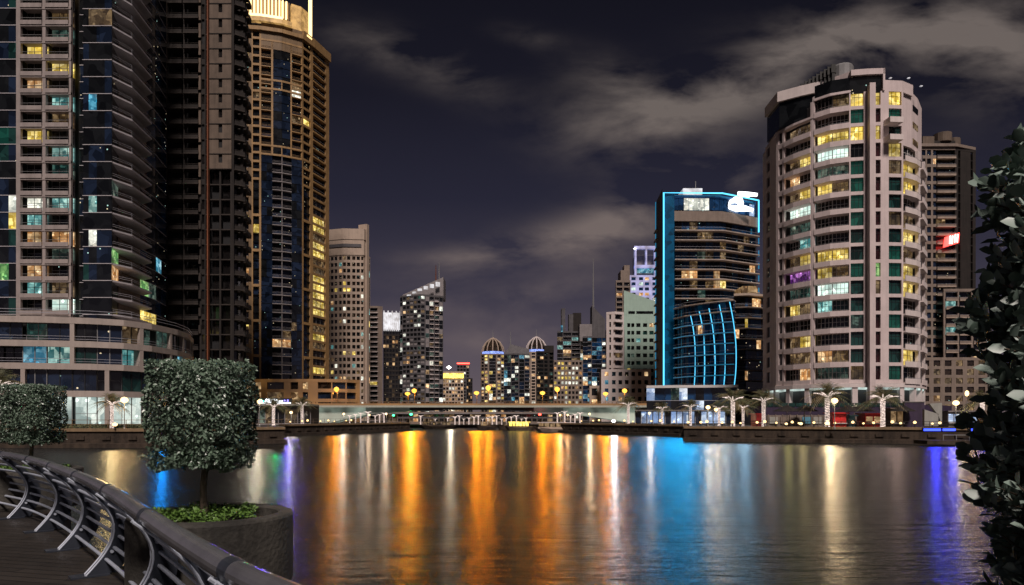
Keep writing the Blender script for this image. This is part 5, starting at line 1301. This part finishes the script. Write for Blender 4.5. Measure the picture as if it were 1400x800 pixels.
# promenade slab reaches a little beyond the railing; two bulges carry the planters
edge = []
for k in range(0, 60):
    s = acc[-1] * k / 59; p, d, n = along(s); e = .42
    for c, r_ in ((Vector((-3.12, 6.55)), .92), (Vector((-9.75, 13.45)), 1.1)):
        dd = (p + n * .42 - c).length
        if dd < r_ + .9: e = max(e, .42 + max(0, (r_ + .9 - dd)) * 1.15)
    edge.append((p.x + n.x * min(e, 1.5), p.y + n.y * min(e, 1.5)))
edge += [(3.2, 4.6), (9, 5.2), (9, -14), (-40, -14), (-40, 16)]
m, nt, b = new_mat('deck_boards')
geo = N(nt, 'ShaderNodeNewGeometry'); mp = N(nt, 'ShaderNodeMapping'); mp.inputs['Rotation'].default_value = (0, 0, .25); L(nt, geo.outputs['Position'], mp.inputs['Vector'])
br = N(nt, 'ShaderNodeTexBrick', i_Scale=1., i_Mortar_Size=.012, i_Brick_Width=1.8, i_Row_Height=.16)
br.inputs['Color1'].default_value = (.034, .028, .023, 1); br.inputs['Color2'].default_value = (.055, .046, .038, 1); br.inputs['Mortar'].default_value = (.008, .006, .005, 1)
L(nt, mp.outputs[0], br.inputs['Vector'])
n = N(nt, 'ShaderNodeTexNoise', i_Scale=2.2, i_Detail=6.); L(nt, geo.outputs['Position'], n.inputs['Vector'])
mx = N(nt, 'ShaderNodeMix', data_type='RGBA', blend_type='MULTIPLY'); mx.inputs[0].default_value = .8; L(nt, br.outputs['Color'], mx.inputs[6]); L(nt, n.outputs['Fac'], mx.inputs[7])
L(nt, mx.outputs[2], b.inputs['Base Color']); b.inputs['Roughness'].default_value = .6
bp = N(nt, 'ShaderNodeBump', i_Strength=.6, i_Distance=.01); L(nt, br.outputs['Fac'], bp.inputs['Height']); bp.invert = True; L(nt, bp.outputs['Normal'], b.inputs['Normal'])
g = G(); g.prism(edge, -1.0, Q - .06, 'quay_dark'); g.poly([(x, y, Q) for x, y in (edge if sum(edge[i][0] * edge[(i + 1) % len(edge)][1] - edge[(i + 1) % len(edge)][0] * edge[i][1] for i in range(len(edge))) > 0 else edge[::-1])], 'deck_boards')
for i in range(len(edge)):
    a, c = edge[i], edge[(i + 1) % len(edge)]; g.poly([(a[0], a[1], Q - .06), (c[0], c[1], Q - .06), (c[0], c[1], Q), (a[0], a[1], Q)], 'quay_cap')
o = g.build('promenade'); o['kind'] = 'structure'

# railing
TOP = 3.08
T = Thing('curved_railing', 'long curved steel railing with bowed plate posts and thick tubular handrail', 'railing', (-4.75, 7.4, Q)); T.cap = 100
T.org = (0, 0, 0); T.root.location = (0, 0, 0)
s = .1; pts = []
while s < acc[-1]: p, d, n = along(s); pts.append((p.x, p.y, TOP)); s += .16
hr_ = T.part('handrail'); hr_.tube(pts, .056, 'rail_steel', 20)
s0 = .6; step = 1.9
profile = []   # (outward, z): inner edge of the bowed plate
for t in np.linspace(0, 1, 15):
    z = Q + .02 + (TOP - .04 - Q) * t
    profile.append((-.06 + .41 * math.sin(math.pi * (.12 + .80 * t)) ** 1.1 - .11 * t ** 3, z, .10 + .19 * (1 - t) ** 1.3))
def bow(z):
    t = (z - Q - .02) / (TOP - .04 - Q); return -.06 + .41 * math.sin(math.pi * (.12 + .80 * t)) ** 1.1 - .11 * t ** 3
PS = []
s = s0
while s < acc[-1] - .2: PS.append(s); s += step
for s in PS:
    p, d, n = along(s)
    for q, off in enumerate((-.045, .045)):
        c = p + d * off; g = T.item('post')
        for i in range(len(profile) - 1):
            (u0, z0, w0), (u1, z1, w1) = profile[i], profile[i + 1]
            A = []
            for (u, z, w_) in ((u0, z0, w0), (u1, z1, w1)):
                for uu in (u + .004, u + w_):
                    for th in (-.006, .006):
                        v = c + n * uu + d * th; A.append((v.x, v.y, z))
            g.hexa([A[0], A[1], A[3], A[2], A[4], A[5], A[7], A[6]], 'plate_steel')
        e = [(*(c + n * (u - .003)), z) for u, z, w_ in profile]
        g.tube(e, .0105, 'edge_steel', 6)
    for zb in (TOP - .09, 2.62, 2.25):     # spacer bolts between the twin plates
        u = bow(zb) + .05; a = p - d * .07 + n * u; b_ = p + d * .07 + n * u
        T.part('bolts').tube([(a.x, a.y, zb), (b_.x, b_.y, zb)], .018, 'edge_steel', 8)
    g = T.item('foot_plate'); a = p + n * .05; 
    g.hexa([(*(a - d * .09 - n * .12), Q + .001), (*(a + d * .09 - n * .12), Q + .001), (*(a + d * .09 + n * .24), Q + .001), (*(a - d * .09 + n * .24), Q + .001),
            (*(a - d * .09 - n * .12), Q + .02), (*(a + d * .09 - n * .12), Q + .02), (*(a + d * .09 + n * .24), Q + .02), (*(a - d * .09 + n * .24), Q + .02)], 'plate_steel')
    g = T.item('collar'); g.tube([(*(p - d * .05), TOP), (*(p + d * .05), TOP)], .0585, 'plate_steel', 20)
for i in range(len(PS) - 1):
    for k in range(7):
        z = 2.17 + k * .118; P = []
        for j in range(7):
            ss = PS[i] - .0 + (PS[i + 1] - PS[i] + .08) * j / 6; p, d, n = along(ss); v = p + n * (bow(z) + .055); P.append((v.x, v.y, z))
        g = T.item('rail_bar'); g.tube(P, .0195, 'tube_steel', 10)
T.finish()

# leaf scatter
def leaves(name, parent, P, Nn, Ax, size, mat, org, fold=.18, wide=.42):
    """P positions, Nn normals, Ax leaf axes, size lengths: six corner folded leaves"""
    P, Nn, Ax = np.asarray(P), np.asarray(Nn), np.asarray(Ax); size = np.asarray(size)[:, None]
    Sd = np.cross(Nn, Ax); Sd /= np.linalg.norm(Sd, axis=1)[:, None] + 1e-9; Nn = np.cross(Ax, Sd)
    w = size * wide
    V = np.stack([P, P + Ax * size * .38 + Sd * w * .5 + Nn * size * fold * .6, P + Ax * size * .75 + Sd * w * .42 + Nn * size * fold * .5, P + Ax * size - Nn * size * .08,
                  P + Ax * size * .75 - Sd * w * .42 + Nn * size * fold * .5, P + Ax * size * .38 - Sd * w * .5 + Nn * size * fold * .6, P + Ax * size * .55], 1)
    n = len(P); V = V.reshape(-1, 3) - np.array(org)
    f = np.array([[0, 1, 6, 5], [1, 2, 3, 6], [5, 6, 3, 4]]); F = (f[None] + (np.arange(n) * 7)[:, None, None]).reshape(-1)
    me = bpy.data.meshes.new(name); me.vertices.add(n * 7); me.vertices.foreach_set('co', V.reshape(-1))
    me.loops.add(len(F)); me.loops.foreach_set('vertex_index', F.astype(np.int32)); me.polygons.add(n * 3)
    me.polygons.foreach_set('loop_start', np.arange(0, n * 12, 4, dtype=np.int32)); me.polygons.foreach_set('loop_total', np.full(n * 3, 4, dtype=np.int32))
    me.polygons.foreach_set('use_smooth', [True] * (n * 3))
    me.update(calc_edges=True); me.validate(); me.materials.append(MATS[mat])
    o = bpy.data.objects.new(name, me); C.objects.link(o); o.parent = parent
    return o
def unit(a): return a / (np.linalg.norm(a, axis=1)[:, None] + 1e-9)

def topiary(loc, seed, halfw=.435, hgt=1.0, zc=3.75):
    rs = np.random.RandomState(seed); x0, y0 = loc; org = (x0, y0, 2.72)
    r = empty('clipped_tree', org)
    n = 21000
    # points in a rounded box, thick near its skin
    q = rs.uniform(-1, 1, (n, 3)); k = np.max(np.abs(q), axis=1); q = q / k[:, None] * (1 - .42 * rs.rand(n)[:, None] ** 1.6)
    corner = (np.abs(q[:, :2]) ** 5).sum(1) ** .2; q[:, 0] /= np.maximum(corner, 1) ** 1; q[:, 1] /= np.maximum(corner, 1)
    lump = np.array([noise.noise(Vector((a * 2.2 + seed, b * 2.2, c * 2.2))) for a, b, c in q])
    low = q[:, 2] < -.55
    q[:, :2] *= (1 + .10 * lump)[:, None]; q[low, :2] *= (1 + .16 * (q[low, 2] + .55))[:, None]
    q[low, 2] += .28 * lump[low] - .05
    keep = lump > -.40; q = q[keep]
    P = np.stack([x0 + q[:, 0] * halfw, y0 + q[:, 1] * halfw, zc + q[:, 2] * hgt * .5], 1)
    out = unit(q + rs.normal(0, .55, q.shape)); ax = unit(np.cross(out, rs.normal(0, 1, q.shape)) + out * .55 + np.array([0, 0, -.15]))
    nn = unit(out + rs.normal(0, .5, q.shape))
    sp_ = []
    for k in range(26):      # loose sprigs that escaped the shears
        a = rs.uniform(0, 6.28); lo_ = k % 2; b0 = np.array([x0 + halfw * .9 * math.cos(a), y0 + halfw * .9 * math.sin(a), zc + (rs.uniform(-.5, -.42) if lo_ else rs.uniform(-.4, .5)) * hgt]); dr = np.array([math.cos(a), math.sin(a), -.5 if lo_ else .3]); ln = rs.uniform(.06, .15)
        if k == 1: b0 = np.array([x0 - halfw * .9, y0 - .1, zc - hgt * .42]); dr = np.array([-1., -.1, -.1]); ln = .2
        for j in range(14): sp_.append(b0 + dr * ln * j / 13 + rs.normal(0, .006, 3))
    sp_ = np.array(sp_); m_ = len(sp_); P = np.concatenate([P, sp_]); ax = np.concatenate([ax, unit(rs.normal(0, 1, (m_, 3)) + (sp_ - [x0, y0, zc]) * 1.2)]); nn = np.concatenate([nn, unit(rs.normal(0, .6, (m_, 3)) + [0, -.5, .8])])
    leaves('crown', r, P, nn, ax, rs.uniform(.026, .050, len(P)), 'leaf_small', org, wide=.5)
    g = G(); g.tube([(x0 + .01, y0, 2.68), (x0 - .012, y0 + .01, 2.95), (x0 + .015, y0, 3.2), (x0, y0, 3.5)], [.045, .034, .032, .04], 'bark', 9)
    for k in range(14):
        a = k * 2.4; e = rs.uniform(.5, .9)
        g.tube([(x0, y0, 3.12 + k * .03), (x0 + math.cos(a) * .2 * e, y0 + math.sin(a) * .2 * e, 3.35 + k * .03), (x0 + math.cos(a) * .46 * e, y0 + math.sin(a) * .46 * e, 3.5 + k * .045)], [.016, .011, .004], 'bark', 5)
    g.build('trunk', r, org)
    return r
TC = (-3.16, 7.0)
t1 = topiary(TC, 3); tag(t1, 'box clipped leafy tree on a thin trunk in the round concrete planter', 'tree')
t2 = dup(t1, (-9.25, 13.15, 2.72), 1.57, 'box clipped leafy tree at the left edge behind the railing', 1.0)
t2.scale = (1.04, 1.04, 1.04)
def planter(cx, cy, r, ztop, lab):
    T = Thing('round_planter', lab, 'planter', (cx, cy, Q))
    prof = [(r * .965, Q + .002), (r, Q + .06), (r, ztop - .035), (r - .012, ztop - .008), (r - .04, ztop), (r - .13, ztop), (r - .15, ztop - .02), (r - .15, ztop - .12)]
    g = T.part('bowl'); g.lathe(prof, cx, cy, 'planter_concrete', 64)
    for f in range(len(g.f) - 2): pass
    T.part('soil').lathe([(r - .152, ztop - .13), (r - .3, ztop - .07), (.05, ztop - .04)], cx, cy, 'soil', 32)
    root = T.finish(); return root
planter(-3.04, 6.93, .78, 2.735, 'round weathered concrete planter holding the nearer clipped tree')
planter(-9.25, 13.15, .85, 2.735, 'round concrete planter holding the clipped tree at the left edge')
def cover(cx, cy, r, seed, lab, z=2.71, nlf=2600):
    rs = np.random.RandomState(seed); a = rs.uniform(0, 6.283, nlf); rr = r * np.sqrt(rs.rand(nlf)); P = np.stack([cx + rr * np.cos(a), cy + rr * np.sin(a), z + rs.uniform(-.04, .045, nlf) + .03 * np.sin(a * 5 + rr * 9)], 1)
    ax = unit(rs.normal(0, 1, P.shape) * [1, 1, .3] + [0, 0, .5]); nn = unit(rs.normal(0, .5, P.shape) + [0, 0, 1])
    o = leaves('ground_cover', None, P, nn, ax, rs.uniform(.025, .05, nlf), 'leaf_cover', (cx, cy, z), wide=.5); o.location = (cx, cy, z)
    tag(o, lab, 'ground cover', None, 'stuff')
cover(-3.14, 6.93, .52, 5, 'bright green leafy ground cover around the thin trunk in the planter')
cover(-9.25, 13.15, .62, 6, 'green ground cover in the planter at the left edge')

# big leaved shrub at the right edge
def shrub():
    rs = np.random.RandomState(11); org = (2.62, 3.1, 2.4)
    r = empty('leafy_shrub', org); tag(r, 'tall dense shrub with large waxy oval leaves at the right edge', 'shrub')
    def rad_at(z):    # radius of the crown by height
        pts = [(2.2, .42), (2.6, .45), (2.95, .50), (3.15, .55), (3.4, .60), (3.6, .585), (3.9, .57), (4.2, .57), (4.5, .55), (4.75, .54), (4.95, .46), (5.06, .38), (5.14, .30), (5.24, .20)]
        for i in range(len(pts) - 1):
            if z <= pts[i + 1][0]: return pts[i][1] + (pts[i + 1][1] - pts[i][1]) * (z - pts[i][0]) / (pts[i + 1][0] - pts[i][0])
        return .18
    P, O = [], []
    cx, cy = 2.78, 3.1
    g = G()
    stems = []
    for k in range(11):
        a = rs.uniform(0, 6.28); rr = rs.uniform(.05, .3); x, y = cx + rr * math.cos(a), cy + rr * math.sin(a); zt = rs.uniform(4.3, 4.95)
        g.tube([(cx + rr * .3 * math.cos(a), cy + rr * .3 * math.sin(a), 2.35), (x, y, 3.3), (x + .08 * math.cos(a), y + .08 * math.sin(a), zt)], [.022, .015, .006], 'bark', 6)
    # side twigs each carrying a rosette of leaves
    A, S, Nn = [], [], []
    for k in range(2400):
        z = 2.3 + 2.92 * rs.rand() ** .85; R0 = rad_at(z)
        a = rs.uniform(0, 6.283); rad = R0 * (1 - .42 * rs.rand() ** 1.8) * (1 + .08 * math.sin(z * 9 + a * 3))
        tip = np.array([cx + rad * math.cos(a), cy + rad * math.sin(a) * .95, z]); dirn = np.array([math.cos(a), math.sin(a), rs.uniform(.1, .9)]); dirn /= np.linalg.norm(dirn)
        base = tip - dirn * .22
        if k % 2 == 0: g.tube([base, tip], [.006, .0035], 'bark', 4)
        nl = rs.randint(5, 9)
        for j in range(nl):
            t = (j + .5) / nl; p = base + (tip - base) * (t * .9 + .1); w = j * 2.4 + rs.uniform(-.4, .4)
            u = np.cross(dirn, [0, 0, 1.]); u /= np.linalg.norm(u) + 1e-9; v = np.cross(u, dirn)
            sp = .95 - .55 * t; ax = dirn * (1 - sp * .55) + (u * math.cos(w) + v * math.sin(w)) * sp + np.array([0, 0, .22]); ax /= np.linalg.norm(ax)
            nrm = dirn * .9 - (u * math.cos(w) + v * math.sin(w)) * .5 + rs.normal(0, .18, 3) + np.array([0, 0, .3]); 
            P.append(p); A.append(ax); Nn.append(nrm / np.linalg.norm(nrm)); S.append(rs.uniform(.052, .100))
    leaves('foliage', r, P, Nn, A, S, 'leaf_big', org, fold=.12, wide=.62)
    g.build('stem', r, org)
shrub()
planter(2.78, 3.1, .62, 2.42, 'round concrete planter under the tall shrub at the right')

# ------------------------------------------------------------------ sky, light, camera
w = bpy.data.worlds.new('World'); SC.world = w; w.use_nodes = True; nt = w.node_tree
for n in list(nt.nodes): nt.nodes.remove(n)
out = N(nt, 'ShaderNodeOutputWorld'); bg = N(nt, 'ShaderNodeBackground', i_Strength=1.0); L(nt, bg.outputs[0], out.inputs[0])
tc = N(nt, 'ShaderNodeTexCoord'); sp = N(nt, 'ShaderNodeSeparateXYZ'); L(nt, tc.outputs['Generated'], sp.inputs[0])
yy = MATH(nt, 'MAXIMUM', MATH(nt, 'ABSOLUTE', sp.outputs[1]), .18)
U = MATH(nt, 'DIVIDE', sp.outputs[0], yy); V = MATH(nt, 'DIVIDE', MATH(nt, 'MAXIMUM', sp.outputs[2], 0), yy)
ramp = N(nt, 'ShaderNodeValToRGB'); cr = ramp.color_ramp
def s2l(c): return tuple((x / 12.92 if x <= .04045 else ((x + .055) / 1.055) ** 2.4) for x in c) + (1,)
stops = [(0., (.41, .365, .38)), (.08, (.345, .312, .35)), (.18, (.24, .226, .28)), (.32, (.152, .15, .208)), (.48, (.100, .099, .142)), (.65, (.074, .073, .107)), (1., (.05, .049, .076))]
while len(cr.elements) < len(stops): cr.elements.new(.5)
for e, (p, c) in zip(cr.elements, stops): e.position = p; e.color = s2l(c)
L(nt, V, ramp.inputs['Fac'])
cv = N(nt, 'ShaderNodeCombineXYZ'); L(nt, U, cv.inputs[0]); L(nt, V, cv.inputs[1])
mp = N(nt, 'ShaderNodeMapping'); mp.inputs['Rotation'].default_value = (0, 0, -.30); mp.inputs['Scale'].default_value = (2.3, 5.2, 1); L(nt, cv.outputs[0], mp.inputs['Vector'])
n1 = N(nt, 'ShaderNodeTexNoise', i_Scale=2.3, i_Detail=8., i_Roughness=.55, i_Distortion=.25); L(nt, mp.outputs[0], n1.inputs['Vector'])
def blob(px, py, rx, ry, ang, w_):
    cu, cv_ = (px - 700) / FPX, (HOR - py) / FPX; a = R(ang); rx /= FPX; ry /= FPX
    du = MATH(nt, 'SUBTRACT', U, cu); dv = MATH(nt, 'SUBTRACT', V, cv_)
    p = MATH(nt, 'ADD', MATH(nt, 'MULTIPLY', du, math.cos(a) / rx), MATH(nt, 'MULTIPLY', dv, math.sin(a) / rx))
    q = MATH(nt, 'ADD', MATH(nt, 'MULTIPLY', du, -math.sin(a) / ry), MATH(nt, 'MULTIPLY', dv, math.cos(a) / ry))
    d = MATH(nt, 'ADD', MATH(nt, 'MULTIPLY', p, p), MATH(nt, 'MULTIPLY', q, q))
    return MATH(nt, 'MULTIPLY', MATH(nt, 'EXPONENT', MATH(nt, 'MULTIPLY', d, -1.)), w_)
tot = None
for bdef in ((850, 170, 95, 48, 0, .75), (980, 135, 120, 38, 18, .8), (1085, 85, 120, 42, 25, .8), (1230, 50, 150, 45, 5, .8), (1370, 70, 120, 70, -8, .8), (600, 95, 90, 26, -25, .5), (500, 62, 70, 25, -20, .35), (740, 335, 170, 26, 12, .75), (870, 290, 110, 40, 28, .85), (1000, 235, 80, 30, 15, .5),
             (640, 420, 130, 22, 4, .4), (730, 455, 180, 22, 8, .55), (620, 350, 80, 14, 2, .3), (860, 120, 70, 30, -20, .5), (-600, 350, 500, 100, 5, .6), (1900, 200, 350, 90, -10, .6), (760, 395, 90, 16, 8, .35), (725, 52, 45, 14, -10, .25)):
    q = blob(*bdef); tot = q if tot is None else MATH(nt, 'ADD', tot, q)
f = MATH(nt, 'MULTIPLY', MATH(nt, 'SUBTRACT', n1.outputs['Fac'], .40), 4.4, True)
mask = MATH(nt, 'MULTIPLY', tot, f, True)
cc = N(nt, 'ShaderNodeValToRGB'); cc.color_ramp.elements[0].color = s2l((.47, .415, .41)); cc.color_ramp.elements[1].color = s2l((.42, .385, .37)); cc.color_ramp.elements[0].position = .1; cc.color_ramp.elements[1].position = .45
L(nt, V, cc.inputs['Fac'])
mx = N(nt, 'ShaderNodeMix', data_type='RGBA'); L(nt, mask, mx.inputs[0]); L(nt, ramp.outputs[0], mx.inputs[6]); L(nt, cc.outputs[0], mx.inputs[7])
# the physical sky, sun far below the horizon, adds its faint twilight
sk = N(nt, 'ShaderNodeTexSky'); sk.sky_type = 'NISHITA'; sk.sun_disc = False; sk.sun_elevation = R(-8); sk.sun_rotation = R(200)
ad = N(nt, 'ShaderNodeMix', data_type='RGBA', blend_type='ADD'); ad.inputs[0].default_value = .05; L(nt, mx.outputs[2], ad.inputs[6]); L(nt, sk.outputs[0], ad.inputs[7])
L(nt, ad.outputs[2], bg.inputs['Color'])

sun = bpy.data.lights.new('city_glow', 'SUN'); sun.energy = 3.3; sun.angle = R(12); sun.color = (1., .86, .80)
so = bpy.data.objects.new('city_glow', sun); C.objects.link(so); so.location = (0, -20, 60)
so.rotation_euler = Vector((-.10, .64, -.76)).to_track_quat('-Z', 'Y').to_euler()

cam = bpy.data.cameras.new('camera'); co = bpy.data.objects.new('camera', cam); C.objects.link(co)
cam.sensor_width = 36.; cam.lens = 36. * FPX / 1400.; cam.shift_y = (HOR - 400.) / 1400.; cam.clip_start = .1; cam.clip_end = 9000
co.location = (0, 0, EYE); co.rotation_euler = (R(90), 0, 0)
SC.camera = co
SC.view_settings.view_transform = 'Standard'; SC.view_settings.look = 'None'; SC.view_settings.exposure = 0; SC.view_settings.gamma = 1
cy = SC.cycles; cy.use_denoising = True; cy.max_bounces = 5; cy.diffuse_bounces = 2; cy.glossy_bounces = 3; cy.transmission_bounces = 2; cy.sample_clamp_indirect = 3.; cy.caustics_reflective = False; cy.use_light_tree = True
try: cy.denoiser = 'OPENIMAGEDENOISE'; cy.denoising_prefilter = 'ACCURATE'
except Exception: pass
